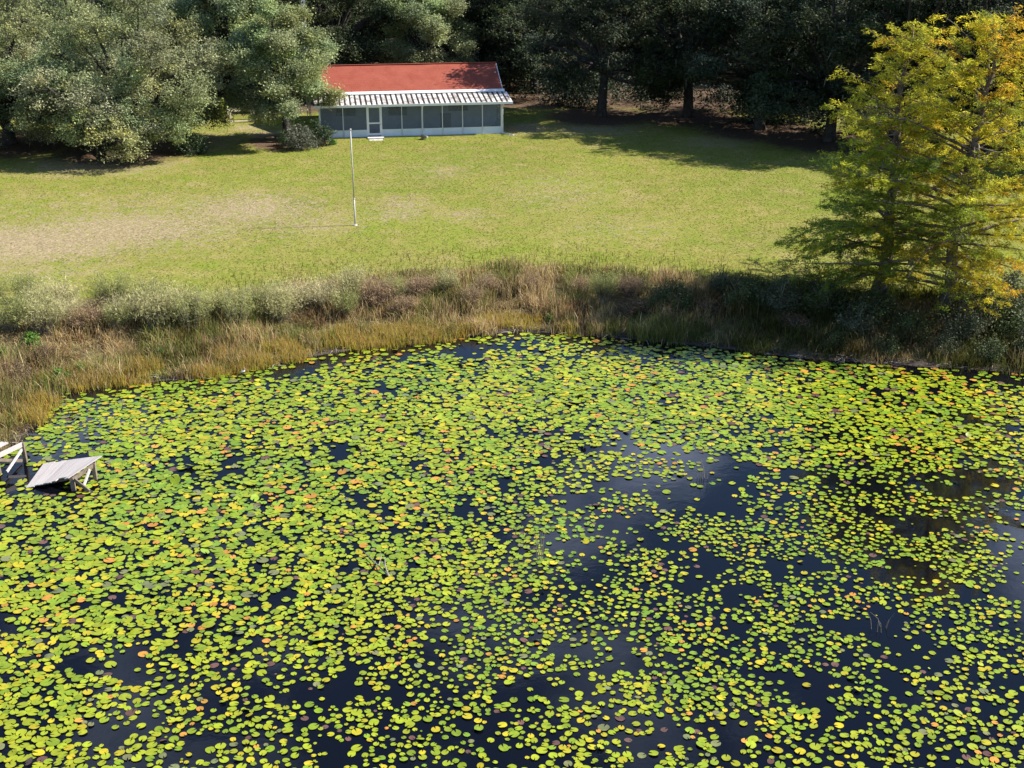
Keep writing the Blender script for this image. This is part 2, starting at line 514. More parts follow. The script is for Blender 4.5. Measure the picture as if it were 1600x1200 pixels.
for row, (d0, off, n_) in enumerate([(141, 30, 16), (160, -40, 16)]):
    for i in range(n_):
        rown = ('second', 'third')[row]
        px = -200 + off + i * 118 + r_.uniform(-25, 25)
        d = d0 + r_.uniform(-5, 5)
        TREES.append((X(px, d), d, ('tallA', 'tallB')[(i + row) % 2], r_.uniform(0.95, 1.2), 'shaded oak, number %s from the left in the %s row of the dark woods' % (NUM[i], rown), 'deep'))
tx = np.array([t[0] for t in TREES]); ty = np.array([t[1] for t in TREES])

def axis(segs):
    out = []
    for a, b, st in segs:
        out.append(np.arange(a, b, st))
    return np.unique(np.concatenate(out))
gx = axis([(-1500, -300, 150), (-300, -80, 20), (-80, -46, 2.0), (-46, 46, 0.5), (46, 90, 2.0), (90, 300, 20), (300, 1501, 150)])
gy = axis([(-300, -40, 40), (-40, 36, 2.0), (36, 70, 0.4), (70, 125, 0.6), (125, 200, 4), (200, 400, 25), (400, 2600, 200)])
GX, GY = np.meshgrid(gx, gy)
SD = signed_dist(GX, GY)
GZ = ground(GX, GY, SD)
nx, ny = len(gx), len(gy)
ii = (np.arange(ny - 1)[:, None] * nx + np.arange(nx - 1)[None, :]).ravel()
Q = np.stack([ii, ii + 1, ii + nx + 1, ii + nx], -1)

def lawn_masks(x, y, sd):
    lit = np.zeros_like(x)
    for (a, b_, pr, sc, _, _2) in TREES:
        rad = {'wide': 7.0, 'slim': 4.2, 'tallA': 6.3, 'tallB': 6.3, 'tallL': 6.3}[pr] * sc
        lit = np.maximum(lit, np.exp(-(((x - a) ** 2 + (y - b_) ** 2) / (rad * rad)) ** 1.5))
    lit = np.maximum(lit, sstep(112, 122, y + 0.12 * np.abs(x - 5)))
    bare = np.zeros_like(x)
    for px, py, rx, ry, w in [(40, 375, 8, 5.5, 0.9), (190, 355, 8, 5.5, 0.8), (300, 345, 6, 5, .6), (385, 325, 6.0, 5.5, 0.7), (480, 345, 5, 4.5, 0.5), (230, 335, 16, 8, .42),
                              (630, 318, 2.6, 3.4, .55), (725, 332, 2.4, 2.4, .5), (690, 270, 2.4, 3.5, .45), (870, 300, 5, 7, .4), (960, 350, 5, 4, .35),
                              (300, 225, 5, 4, .7), (150, 262, 6, 4, .8), (420, 215, 2.2, 2.5, .9), (390, 205, 2, 2, .7), (620, 332, 2.5, 2, .6),
                              (930, 205, 5, 4, .7), (1120, 225, 4, 3, .6), (820, 205, 2.5, 3, .8), (740, 418, 5, 1.5, .35), (40, 420, 6, 2.5, .5)]:
        q = W(px, py, 1.4)
        bare = np.maximum(bare, w * np.exp(-((x - q[0]) / rx) ** 2 - ((y - q[1]) / ry) ** 2))
    bank = 1 - sstep(5.0, 9.0, sd)
    return lit, bare, bank
lit, bare, bank = lawn_masks(GX.ravel(), GY.ravel(), SD.ravel())
mud = 1 - sstep(0.15, 1.0, SD.ravel())

m, n, l, p = new_mat('ground_cover')
g = n.new('ShaderNodeNewGeometry'); pos = g.outputs['Position']
def att(nm):
    a = n.new('ShaderNodeAttribute'); a.attribute_name = nm; return a.outputs['Fac']
big = noise_node(n, l, 0.09, 4, 0.55, pos)
mid = noise_node(n, l, 0.55, 5, 0.65, pos)
fine = noise_node(n, l, 7.0, 5, 0.75, pos)
ga = ramp(n, l, big.outputs['Fac'], [(0.36, (0.155, 0.182, 0.030)), (0.5, (0.215, 0.205, 0.046)), (0.66, (0.180, 0.218, 0.024))])
gb = ramp(n, l, mid.outputs['Fac'], [(0.30, (0.30, 0.24, 0.11)), (0.45, (0.22, 0.205, 0.052)), (0.64, (0.145, 0.195, 0.020))])
gr = mix(n, l, 0.62, ga.outputs[0], gb.outputs[0])
tan_ = ramp(n, l, fine.outputs['Fac'], [(0.3, (0.18, 0.145, 0.075)), (0.55, (0.29, 0.23, 0.135)), (0.75, (0.40, 0.33, 0.23))])
def mask_noise(a, nz, lo, hi, amp=1.3):
    ad = n.new('ShaderNodeMath'); ad.operation = 'ADD'; l.new(a, ad.inputs[0])
    sb = n.new('ShaderNodeMath'); sb.operation = 'MULTIPLY_ADD'; sb.inputs[1].default_value = amp; sb.inputs[2].default_value = -amp / 2
    l.new(nz, sb.inputs[0]); l.new(sb.outputs[0], ad.inputs[1])
    mr = n.new('ShaderNodeMapRange'); mr.interpolation_type = 'SMOOTHSTEP'
    mr.inputs['From Min'].default_value = lo; mr.inputs['From Max'].default_value = hi
    l.new(ad.outputs[0], mr.inputs['Value']); return mr.outputs[0]
mid2 = noise_node(n, l, 1.6, 6, 0.75, pos)
bmask = mask_noise(att('bare'), mid2.outputs['Fac'], 0.14, 0.85, 2.4)
c1 = mix(n, l, bmask, gr.outputs[0], tan_.outputs[0])
litter = ramp(n, l, fine.outputs['Fac'], [(0.3, (0.05, 0.032, 0.022)), (0.6, (0.13, 0.085, 0.055)), (0.8, (0.22, 0.16, 0.11))])
lmask = mask_noise(att('litter'), mid2.outputs['Fac'], 0.35, 0.8)
c2 = mix(n, l, lmask, c1.outputs[0], litter.outputs[0])
bankc = ramp(n, l, mid.outputs['Fac'], [(0.3, (0.075, 0.058, 0.035)), (0.6, (0.15, 0.125, 0.055)), (0.8, (0.22, 0.18, 0.10))])
kmask = mask_noise(att('bank'), mid2.outputs['Fac'], 0.3, 0.75)
c3 = mix(n, l, kmask, c2.outputs[0], bankc.outputs[0])
mudc = ramp(n, l, fine.outputs['Fac'], [(0.3, (0.03, 0.024, 0.02)), (0.6, (0.085, 0.068, 0.058)), (0.78, (0.2, 0.175, 0.155))])
c4 = mix(n, l, mask_noise(att('mud'), mid2.outputs['Fac'], 0.35, 0.7), c3.outputs[0], mudc.outputs[0])
gran = ramp(n, l, fine.outputs['Fac'], [(0.28, (0.62, 0.62, 0.6)), (0.5, (1, 1, 1)), (0.74, (1.28, 1.26, 1.25))])
c5 = mix(n, l, 1.0, c4.outputs[0], gran.outputs[0], 'MULTIPLY')
l.new(c5.outputs[0], p.inputs['Base Color'])
p.inputs['Roughness'].default_value = 0.95; p.inputs['Specular IOR Level'].default_value = 0.1
b = n.new('ShaderNodeBump'); b.inputs['Strength'].default_value = 0.6; b.inputs['Distance'].default_value = 0.06
l.new(fine.outputs['Fac'], b.inputs['Height']); l.new(b.outputs[0], p.inputs['Normal'])
M['ground'] = m

gme = mesh_np('ground', np.stack([GX.ravel(), GY.ravel(), GZ.ravel()], -1), Q, M['ground'], smooth=True,
              attrs={'litter': lit, 'bare': bare, 'bank': bank, 'mud': mud})
tag(link('ground', gme), kind='structure')

# water sheet a little larger than the outline; the ground rises through it at the shore
wx = np.array([-75, 85.]); wy = np.array([-42, 72.])
wme = mesh_np('pond_water', [(wx[0], wy[0], 0), (wx[1], wy[0], 0), (wx[1], wy[1], 0), (wx[0], wy[1], 0)], np.array([[0, 1, 2, 3]]), M['water'])
tag(link('pond_water', wme), kind='structure')

# ------------------------------------------------------------------ leaf geometry
def rand_dirs(r, n_):
    v = r.normal(size=(n_, 3)); return v / (np.linalg.norm(v, axis=1, keepdims=True) + 1e-9)

def leaves(r, C, L, Wd, up=0.5, axis_=None):
    """one rhombic leaf at each of the centres C; returns V (4N,3), Q (N,4)"""
    n_ = len(C)
    nrm = rand_dirs(r, n_); nrm[:, 2] = np.abs(nrm[:, 2]) + up
    nrm /= np.linalg.norm(nrm, axis=1, keepdims=True)
    a = rand_dirs(r, n_) if axis_ is None else axis_ + 0.35 * rand_dirs(r, n_)
    u = a - nrm * (a * nrm).sum(1, keepdims=True); u /= np.linalg.norm(u, axis=1, keepdims=True) + 1e-9
    v = np.cross(nrm, u)
    L = np.broadcast_to(L, (n_,))[:, None]; Wd = np.broadcast_to(Wd, (n_,))[:, None]
    V = np.stack([C - u * L * 0.5, C + v * Wd * 0.5, C + u * L * 0.5, C - v * Wd * 0.5], 1).reshape(-1, 3)
    return V, np.arange(4 * n_).reshape(-1, 4)

def oak_proto(seed, H, Rd, base, droop, n_lobes, clumps, per, tone, trunk_r=0.42, leaf=0.24):
    r = np.random.default_rng(seed)
    tm = MB()
    th = base + 0.12 * H
    tp = [(0, 0, -0.4), (0.05, 0.02, 0.6), (r.normal(0, .2), r.normal(0, .2), th * 0.6), (r.normal(0, .3), r.normal(0, .3), th)]
    tm.tube(tp, [trunk_r * 1.5, trunk_r * 1.05, trunk_r * 0.9, trunk_r * 0.75], 9)
    top = np.array(tp[-1])
    LC, LR = [], []
    for i in range(n_lobes):
        a = i * 2.39996 + r.uniform(-.3, .3)
        q = math.sqrt((i + 0.4) / n_lobes)
        rr = Rd * q * r.uniform(.78, .95)
        zmax = H * (1 - 0.42 * q * q) - 0.1 * H
        zmin = base + (0.30 * H) * (1 - q) * (1 - droop) + 0.1 * H
        z = zmin + (zmax - zmin) * (r.uniform(.55, 1) if i % 2 else r.uniform(0, .6))
        LC.append((rr * math.cos(a), rr * math.sin(a), z)); LR.append(Rd * r.uniform(.17, .29))
    for i in range(int(n_lobes * 0.35)):                      # low skirt of drooping boughs
        a = r.uniform(0, 2 * math.pi); rr = Rd * r.uniform(.7, .97)
        LC.append((rr * math.cos(a), rr * math.sin(a), base + 0.06 * H + r.uniform(0, .18 * H))); LR.append(Rd * r.uniform(.15, .24))
    LC = np.array(LC); LR = np.array(LR)
    Cs, Cc, moss = [], [], []
    for c, rad in zip(LC, LR):
        mid_ = (top + c) / 2 + np.array([0, 0, r.uniform(.0, .14) * H]) + r.normal(0, .3, 3)
        t = np.linspace(0, 1, 7)[:, None]
        pth = (1 - t) ** 2 * top + 2 * t * (1 - t) * mid_ + t * t * c
        tm.tube(pth, np.linspace(trunk_r * .5, .05, 7), 5, False)
        d = rand_dirs(r, clumps); d[:, 2] *= 0.75
        cc = c + d * rad * r.uniform(.55, 1.08, (clumps, 1))
        cc[:, 2] = np.maximum(cc[:, 2], 0.35)
        base_c = np.array(tone) * r.uniform(.68, 1.32) * np.array([r.uniform(.88, 1.08), 1, r.uniform(.85, 1.2)])
        for q in cc[:: 3]:
            tm.tube([c, (c + q) / 2 + r.normal(0, .12, 3), q + (q - c) * .15], [.035, .025, .012], 3, False)
        s = r.uniform(.20, .44, clumps)
        pts = np.repeat(cc, per, 0) + r.normal(size=(clumps * per, 3)) * np.repeat(s, per)[:, None] * np.array([1, 1, .62])
        pts[:, 2] = np.maximum(pts[:, 2], 0.12)
        cl = np.repeat(base_c * r.uniform(.72, 1.35, (clumps, 1)), per, 0) * r.uniform(.75, 1.25, (clumps * per, 1))
        yl = np.repeat(r.random(clumps) < .08, per)
        cl[yl] *= np.array([1.25, 1.15, .8])
        Cs.append(pts); Cc.append(cl)
        k = r.integers(0, clumps, 9); moss.append(cc[k] + r.normal(0, .3, (9, 3)))
    C = np.concatenate(Cs); c_ = np.concatenate(Cc)
    V, Qd = leaves(r, C, r.uniform(.7, 1.25, len(C)) * leaf, r.uniform(.4, .6, len(C)) * leaf, .55)
    crown = mesh_np('oak_crown', V, Qd, M['oak_leaf'], col=np.repeat(c_, 4, 0))
    mo = np.concatenate(moss); nm = len(mo); ln = r.uniform(.3, .9, nm); w = r.uniform(.012, .035, nm); an = r.uniform(0, 6.28, nm)
    ln = np.minimum(ln, np.maximum(mo[:, 2] - .1, .1))
    sx = np.stack([np.cos(an) * w, np.sin(an) * w, np.zeros(nm)], 1); dn = np.stack([r.normal(0, .08, nm), r.normal(0, .08, nm), -ln], 1)
    V = np.stack([mo - sx, mo + sx, mo + dn * .6 + sx * 1.1, mo + dn, mo + dn * .55 - sx * 1.1], 1).reshape(-1, 3)
    mcol = np.repeat(np.array([[.15, .155, .13]]) * r.uniform(.6, 1.25, (nm, 1)), 5, 0)
    mm_ = mesh_np('hanging_moss', V, np.arange(5 * nm).reshape(-1, 5), M['moss'], col=mcol)
    return tm.mesh('oak_trunk', M['oak_bark'], True), crown, mm_

PROTO = {
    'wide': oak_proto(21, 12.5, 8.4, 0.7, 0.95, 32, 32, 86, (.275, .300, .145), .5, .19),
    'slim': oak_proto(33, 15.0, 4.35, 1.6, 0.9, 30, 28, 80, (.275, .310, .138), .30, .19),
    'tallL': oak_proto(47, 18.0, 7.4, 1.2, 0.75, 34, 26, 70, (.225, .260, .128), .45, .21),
    'tallA': oak_proto(41, 18.0, 7.4, 1.2, 0.75, 34, 24, 50, (.048, .066, .030), .45, .25),  # tallA and tallB leaves darkened: the shade of the woods in their tone
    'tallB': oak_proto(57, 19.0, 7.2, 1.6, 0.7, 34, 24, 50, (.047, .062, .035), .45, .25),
}
seq = {'left': 'oak at the far left of the woods, half outside the photo', 'right': 'oak at the far right of the woods behind the golden trees',
       'deep': 'shaded oak deep in the dark woods behind the front row'}
grp = {'left': 'oaks at the far left', 'right': 'oaks at the far right', 'deep': WOODS}
rr_ = np.random.default_rng(5)
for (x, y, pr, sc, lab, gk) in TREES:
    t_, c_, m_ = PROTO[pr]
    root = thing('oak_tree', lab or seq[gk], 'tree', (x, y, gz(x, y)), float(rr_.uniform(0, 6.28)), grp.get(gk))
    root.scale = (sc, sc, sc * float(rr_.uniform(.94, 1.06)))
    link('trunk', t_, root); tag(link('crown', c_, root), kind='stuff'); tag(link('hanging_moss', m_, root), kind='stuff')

# ------------------------------------------------------------------ cypresses on the bank
def cypress(seed, H, Rb, lean, nb, tones, name_label, loc, z0=1.2, dead=10, twigs=22, per=30, pw=(.40, .30, .18, .12)):
    r = np.random.default_rng(seed)
    root = thing('cypress_tree', name_label, 'tree', loc)
    zz = np.linspace(-.6, H - .3, 16)
    wob = np.cumsum(r.normal(0, .07, (16, 2)), 0)
    tp = np.stack([lean[0] * (np.maximum(zz, 0) / H) ** 1.2 + wob[:, 0], lean[1] * np.maximum(zz, 0) / H + wob[:, 1], zz], 1)
    tr = .30 * np.maximum(1 - np.maximum(zz, 0) / H, .02) ** .8 + .015 + .22 * np.exp(-np.maximum(zz, 0) / .5)
    MB().tube(tp, tr, 10).build('trunk', M['cypress_bark'], root, True)
    def at_z(z): return np.array([np.interp(z, zz, tp[:, 0]), np.interp(z, zz, tp[:, 1]), z])
    bm = MB(); sn = MB(); Cs, Ax, Cc, low = [], [], [], []
    bulge = r.uniform(0, 6.28, 3)
    for i in range(nb):
        f = (i + r.random()) / nb
        z = z0 + (H - z0 - .35) * f ** .95
        h = (z - z0) / (H - z0)
        a = i * 2.39996 + r.uniform(-.5, .5)
        lob = 1 + .20 * math.sin(2 * a + bulge[0] + 5 * h) + .16 * math.sin(3 * a + bulge[1] - 8 * h)
        L = Rb * (.62 + .38 * min(1, h / .22)) * max(1 - h ** 1.9, 0) ** .85 * lob * r.uniform(.55, 1.08) + .4
        if h < .25 and math.cos(a) < -.3: L = max(L, Rb * r.uniform(.85, 1.35))
        o = at_z(z); d = np.array([math.cos(a), math.sin(a), 0])
        rise = L * (r.uniform(.0, .25) + .75 * h ** 1.3); sag = r.uniform(.15, .5) * L * (1 - h) ** 1.1
        t = np.linspace(0, 1, 8)
        side = np.array([-d[1], d[0], 0]) * r.normal(0, .16) * L
        wv_ = np.sin(t * r.uniform(4, 8) + r.uniform(0, 6)) * .05 * L * t
        pth = o + d * (t * L)[:, None] + side * (t ** 2)[:, None] + np.array([0, 0, 1.0]) * (rise * t - sag * t ** 2.2 + wv_)[:, None]
        pth[:, 2] = np.maximum(pth[:, 2], .3)
        bm.tube(pth, np.linspace(.016 + .011 * L, .008, 8), 5, False)
        if h < .3: low.append(pth[5])
        k = max(6, int(twigs * L / Rb))
        bt = np.array(tones[r.choice(len(tones), p=pw)]) if h > .3 else np.array(tones[r.choice(len(tones), p=[.30, .40, .08, .22])])
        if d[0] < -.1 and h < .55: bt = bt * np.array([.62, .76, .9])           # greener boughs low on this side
        for j in range(k):
            s = .16 + .84 * (j + r.random()) / k
            q = np.array([np.interp(s, t, pth[:, c]) for c in range(3)])
            sg = 1 if j % 2 else -1
            td = d * r.uniform(.35, 1.0) + sg * np.array([-d[1], d[0], 0]) * r.uniform(.4, 1.1) + np.array([0, 0, r.uniform(-.45, .6)])
            td /= np.linalg.norm(td)
            tl = min((.40 + .30 * L * (1 - s * .7)) * r.uniform(.6, 1.2), 1.7)
            e = q + td * tl + np.array([0, 0, -.18 * tl])
            bm.tube([q, (q + e) / 2 + np.array([0, 0, .05 * tl]), e], [.010, .007, .004], 3, False)
            m_ = max(14, int(per * tl))
            u = r.random(m_) ** .75
            c = q + (e - q) * u[:, None] + r.normal(0, .085, (m_, 3)) * np.array([1, 1, .8])
            lat = np.cross(td, [0, 0, 1.0]) * np.where(r.random(m_) < .5, 1, -1)[:, None]
            Cs.append(c); Ax.append(td * .6 + lat * .7 + np.array([0, 0, -.25]))
            Cc.append(bt * r.uniform(.78, 1.22) * (1 + .25 * (s - .5)) * r.uniform(.72, 1.28, (m_, 1)))
    for i in range(dead):                                                     # bare dead snags near the stem
        z = r.uniform(z0 * .8, H * .7); a = r.uniform(0, 6.28); L = r.uniform(.8, 2.4); o = at_z(z)
        d = np.array([math.cos(a), math.sin(a), r.uniform(-.3, .35)])
        sn.tube([o, o + d * L * .5 + r.normal(0, .08, 3), o + d * L + np.array([0, 0, -.2]) + r.normal(0, .15, 3)], [.04, .024, .008], 4, False)
    tag(bm.build('branches', M['cypress_bark'], root, True), kind='stuff')
    tag(sn.build('dead_snags', M['dead_wood'], root, True), kind='stuff')
    C = np.concatenate(Cs); A = np.concatenate(Ax); c_ = np.concatenate(Cc)
    V, Qd = leaves(r, C, r.uniform(.13, .28, len(C)), r.uniform(.026, .055, len(C)), .6, A)
    print('cypress leaves', len(C))
    tag(link('crown', mesh_np('cypress_crown', V, Qd, M['cypress_leaf'], col=np.repeat(c_, 4, 0)), root), kind='stuff')
    mo = np.concatenate([np.array(low[int(k_)]) + r.normal(0, .16, (14, 3)) for k_ in r.integers(0, len(low), 5)])
    nm = len(mo); ln = r.uniform(.25, .7, nm)[:, None]; z2 = np.zeros((nm, 1))
    V = np.stack([mo + (-.03, 0, 0), mo + (.03, 0, 0), mo + np.concatenate([z2 + .025, z2, -ln * .7], 1), mo + np.concatenate([r.normal(0, .05, (nm, 2)), -ln], 1)], 1).reshape(-1, 3)
    tag(link('hanging_moss', mesh_np('cypress_moss', V, np.arange(4 * nm).reshape(-1, 4), M['moss'], col=np.tile([.30, .31, .28], (4 * nm, 1))), root), kind='stuff')
    return root

GOLD = [(.58, .49, .034), (.48, .46, .040), (.62, .40, .032), (.34, .37, .046)]
OLIVE = [(.48, .45, .040), (.37, .39, .046), (.58, .42, .034), (.27, .32, .048)]
q = W(1470, 500, 0.5); cx1 = (q[0], q[1], gz(q[0], q[1]))
cypress(3, 13.6, 5.9, (1.1, .2), 112, GOLD, 'taller golden-yellow cypress at the pond\'s right bank, trunk with bare snags', cx1, .9, 54, 15, 80, (.44, .32, .12, .12))
q = W(1384, 478, 0.7); cx2 = (q[0], q[1] + .6, gz(q[0], q[1] + .6))
cypress(9, 12.9, 4.7, (.5, .1), 88, OLIVE, 'slimmer olive-gold cypress left of the taller one, dark boughs reaching left', cx2, .7, 22, 14, 80)

# ------------------------------------------------------------------ the house
hl = G(500, 216); hr = G(785, 208)
yaw = math.atan2(hr.y - hl.y, hr.x - hl.x)
HW = math.hypot(hr.x - hl.x, hr.y - hl.y)
house = thing('porch_house', 'low house with red roof and long white screened porch facing the pond', 'house', (hl.x, hl.y, hl.z - .05), yaw)
k = HW / 15.0
PX = [0, 1.93 * k, 3.88 * k, 5.03 * k, 6.70 * k, 8.37 * k, 10.03 * k, 11.69 * k, 13.34 * k, 15.0 * k]
KW, TOP, PD = 0.62, 2.52, 2.9                                 # knee wall, screen head, porch depth
HD, RISE = 3.9, 1.95                                           # half depth of the house body, roof rise
OV = 0.78
MB().box((-.1, -.1, -.3), (HW + .1, PD + 2 * HD, .1)).build('foundation', M['concrete'], house)
MB().box((.02, .02, .1), (HW - .02, PD, .14)).build('porch_floor', M['porch_floor'], house)
for i, x in enumerate(PX):
    w = .13 if i in (0, 5, 9) else (.10 if i in (2, 3) else .055)
    x0 = min(max(x, w / 2), HW - w / 2)
    MB().box((x0 - w / 2, -.02, .1), (x0 + w / 2, .10, TOP)).build('porch_post', M['white_paint'], house)
for i in range(9):
    a, b_ = PX[i] + .05, PX[i + 1] - .05
    if i == 2:
        d_ = ring(a, b_, .16, TOP - .06, 0, .0, .05, [(a + .09, b_ - .09, .34, 1.08), (a + .09, b_ - .09, 1.19, TOP - .16)]).build('screen_door', M['white_paint'], house)
        MB().box((a + .09, .02, .34), (b_ - .09, .024, 1.08)).build('door_screen', M['screen'], d_)
        MB().box((a + .09, .02, 1.19), (b_ - .09, .024, TOP - .16)).build('door_screen', M['screen'], d_)
        MB().box((b_ - .07, -.05, 1.0), (b_ - .03, .0, 1.12)).build('door_handle', M['galv'], d_)
    else:
        pnl = MB().box((a, .01, .1), (b_, .07, KW - .05)).build('knee_wall_panel', M['knee_panel'], house)
        MB().box((a, -.015, KW - .05), (b_, .09, KW)).build('sill_rail', M['white_paint'], pnl)
        MB().box((a, .03, KW), (b_, .034, TOP)).build('porch_screen', M['screen'], house)
for x in (.06, HW - .06):                                     # porch ends
    MB().box((x - .02, .12, .1), (x + .02, PD, KW)).build('end_panel', M['knee_panel'], house)
    for y in (PD * .5,):
        MB().box((x - .03, y - .03, KW), (x + .03, y + .03, TOP)).build('porch_post', M['white_paint'], house)
    MB().box((x - .002, .12, KW), (x + .002, PD * .5 - .03, TOP)).build('end_screen', M['screen'], house)
    MB().box((x - .002, PD * .5 + .03, KW), (x + .002, PD, TOP)).build('end_screen', M['screen'], house)
# body of the house
xa, xb = .05, HW - .05
for nm, bx in (('front_wall', ((xa, PD, .1), (xb, PD + .15, 2.75))), ('back_wall', ((xa, PD + 2 * HD - .15, .1), (xb, PD + 2 * HD, 2.75))),
               ('end_wall', ((xa, PD + .15, .1), (xa + .15, PD + 2 * HD - .15, 2.75))), ('end_wall', ((xb - .15, PD + .15, .1), (xb, PD + 2 * HD - .15, 2.75)))):
    MB().box(*bx).build(nm, M['siding'], house)
for x in (xa + .01, xb - .11):
    gm = MB(); gm.add([(x, PD, 2.75), (x, PD + 2 * HD, 2.75), (x, PD + HD, 2.75 + RISE), (x + .1, PD, 2.75), (x + .1, PD + 2 * HD, 2.75), (x + .1, PD + HD, 2.75 + RISE)],
           [(0, 1, 4, 3), (1, 2, 5, 4), (2, 0, 3, 5)], [(0, 2, 1), (3, 4, 5)])
    gm.build('gable_wall', M['siding'], house)
for (a, b_, z0, z1) in ((1.45, 3.05, 1.30, 2.35), (5.75, 7.35, 1.25, 2.35), (10.85, 12.5, 1.50, 2.38)):
    a *= k; b_ *= k; y = PD - .05; mx = (a + b_) / 2
    w_ = ring(a, b_, z0, z1, 0, y, PD - .001, [(a + .07, mx - .03, z0 + .07, z1 - .07), (mx + .03, b_ - .07, z0 + .07, z1 - .07)]).build('window', M['window_frame'], house)
    MB().box((a + .07, PD - .03, z0 + .07), ((a + b_) / 2 - .03, PD - .012, z1 - .07)).build('window_pane', M['glass'], w_)
    MB().box(((a + b_) / 2 + .03, PD - .03, z0 + .07), (b_ - .07, PD - .012, z1 - .07)).build('window_pane', M['glass'], w_)
dr = MB().box((10.15 * k, PD - .04, .14), (11.05 * k, PD - .002, 1.35)).build('storage_chest', M['window_frame'], house)
# porch roof: sheet-metal pans with lapped ribs, carried on a beam
ZE, ZT = TOP + .14, TOP + .48                                   # eave and top of the porch roof
yE, yT = -.42, PD - .12
MB().box((0, .0, TOP), (HW, .12, TOP + .15)).build('porch_beam', M['white_paint'], house)
deck = MB(); deck.add([(-.40, yE, ZE - .04), (HW + OV, yE, ZE - .04), (HW + OV, yT, ZT - .04), (-.40, yT, ZT - .04),
          (-.40, yE, ZE), (HW + OV, yE, ZE), (HW + OV, yT, ZT), (-.40, yT, ZT)],
         [(0, 3, 2, 1), (4, 5, 6, 7), (0, 1, 5, 4), (1, 2, 6, 5), (2, 3, 7, 6), (3, 0, 4, 7)])
deck.build('porch_roof_deck', M['trim'], house)
NP = 38
pw = (HW + OV + .40) / NP
def slab(x0, x1, dz0, dz1):
    return [(x0, yE - .02, ZE + dz0), (x1, yE - .02, ZE + dz0), (x1, yT, ZT + dz0), (x0, yT, ZT + dz0), (x0, yE - .02, ZE + dz1), (x1, yE - .02, ZE + dz1), (x1, yT, ZT + dz1), (x0, yT, ZT + dz1)]
BQ = [(0, 3, 2, 1), (4, 5, 6, 7), (0, 1, 5, 4), (1, 2, 6, 5), (2, 3, 7, 6), (3, 0, 4, 7)]
pan_me = None
for i in range(NP):
    pn = MB(); pn.add(slab(-.40 + i * pw + .08, -.40 + (i + 1) * pw - .08, .006, .018), BQ)
    pan = pn.build('roof_pan', M['metal_pan'], house)
    rb = MB(); x0 = -.40 + i * pw - .077; rb.add(slab(max(x0, -.40), x0 + .155, .007, .022), BQ); rb.build('lap_seam', M['metal_rib'], pan)
    rg = MB(); rg.add(slab(x0 + .06, x0 + .095, .022, .05), BQ); rg.build('rib', M['metal_rib'], pan)
MB().box((-.42, yE - .09, ZE - .17), (HW + OV + .02, yE - .02, ZE + .015)).build('gutter', M['trim'], house)
fl = MB(); fl.add([(-.35, yT - .18, ZT + .05), (HW + OV * .75, yT - .18, ZT + .05), (HW + OV * .75, yT + .1, ZT + .20), (-.35, yT + .1, ZT + .20),
                   (-.35, yT - .18, ZT + .08), (HW + OV * .75, yT - .18, ZT + .08), (HW + OV * .75, yT + .1, ZT + .24), (-.35, yT + .1, ZT + .24)], BQ)
fl.build('flashing_strip', M['trim'], house)
# red roof
z0, z1 = ZT + .17, 2.75 + RISE + .18
ye = yT + .02; yr = PD + HD
xl, xr = -.35, HW + .42
for nm, (ya, yb) in (('red_roof_slope', (ye, yr)), ('red_roof_slope', (2 * yr - ye, yr))):
    nx_, ny_ = 40, 14
    U, Vv = np.meshgrid(np.linspace(xl, xr, nx_), np.linspace(0, 1, ny_))
    Z = z0 + (z1 - z0) * Vv + (vnoise(U * 1.0, Vv * 5, 2.2, 77, 2) - .5) * .05
    top_ = np.stack([U, ya + (yb - ya) * Vv, Z], -1).reshape(-1, 3)
    bot = top_ - np.array([0, 0, .12])
    i0 = (np.arange(ny_ - 1)[:, None] * nx_ + np.arange(nx_ - 1)[None]).ravel()
    q1 = np.stack([i0, i0 + 1, i0 + nx_ + 1, i0 + nx_], -1)
    N0 = nx_ * ny_
    rim = list(range(nx_)) + [r * nx_ + nx_ - 1 for r in range(1, ny_)] + list(range(N0 - 2, N0 - nx_ - 1, -1)) + [r * nx_ for r in range(ny_ - 2, 0, -1)]
    q2 = np.array([(rim[j], rim[j] + N0, rim[(j + 1) % len(rim)] + N0, rim[(j + 1) % len(rim)]) for j in range(len(rim))])
    link(nm, mesh_np(nm, np.concatenate([top_, bot]), np.concatenate([q1, q1[:, ::-1] + N0, q2]), M['red_roof']), house)
MB().bar((xl - .02, yr, z1 + .03), (xr + .02, yr, z1 + .03), .24, .06).build('ridge_cap', M['red_roof'], house)
for x in (xl - .03, xr + .03):
    for ya in (ye, 2 * yr - ye):
        MB().bar((x, ya, z0 - .09), (x, yr, z1 - .09), .05, .17).build('rake_board', M['trim'], house)
MB().box((xr - .28, PD + HD * .62, 3.62), (xr - .20, PD + HD * 1.38, 4.3)).build('gable_vent', M['trim'], house)
for x in (PX[5] + .02, HW + .02):                               # downspouts with splash elbows
    d_ = MB().tube([(x, -.46, ZE - .12), (x, -.40, ZE - .26), (x, -.10, TOP - .12), (x, -.075, TOP - .3), (x, -.075, .14), (x + .03, -.14, .06)], .052, 8).build('downspout', M['white_paint'], house)
    MB().tube([(x + .03, -.14, .07), (x + (.30 if x < HW - 1 else .75), -(.75 if x < HW - 1 else 1.1), .05)], .07, 8).build('splash_elbow', M['white_paint'], d_)
stp = MB().box((PX[2] - .05, -.95, -.2), (PX[3] + .12, -.12, .12)).build('door_step', M['concrete'], house)
MB().box((PX[2] + .05, -1.6, -.2), (PX[3] + .0, -.97, .03)).build('step_paver', M['concrete'], house)

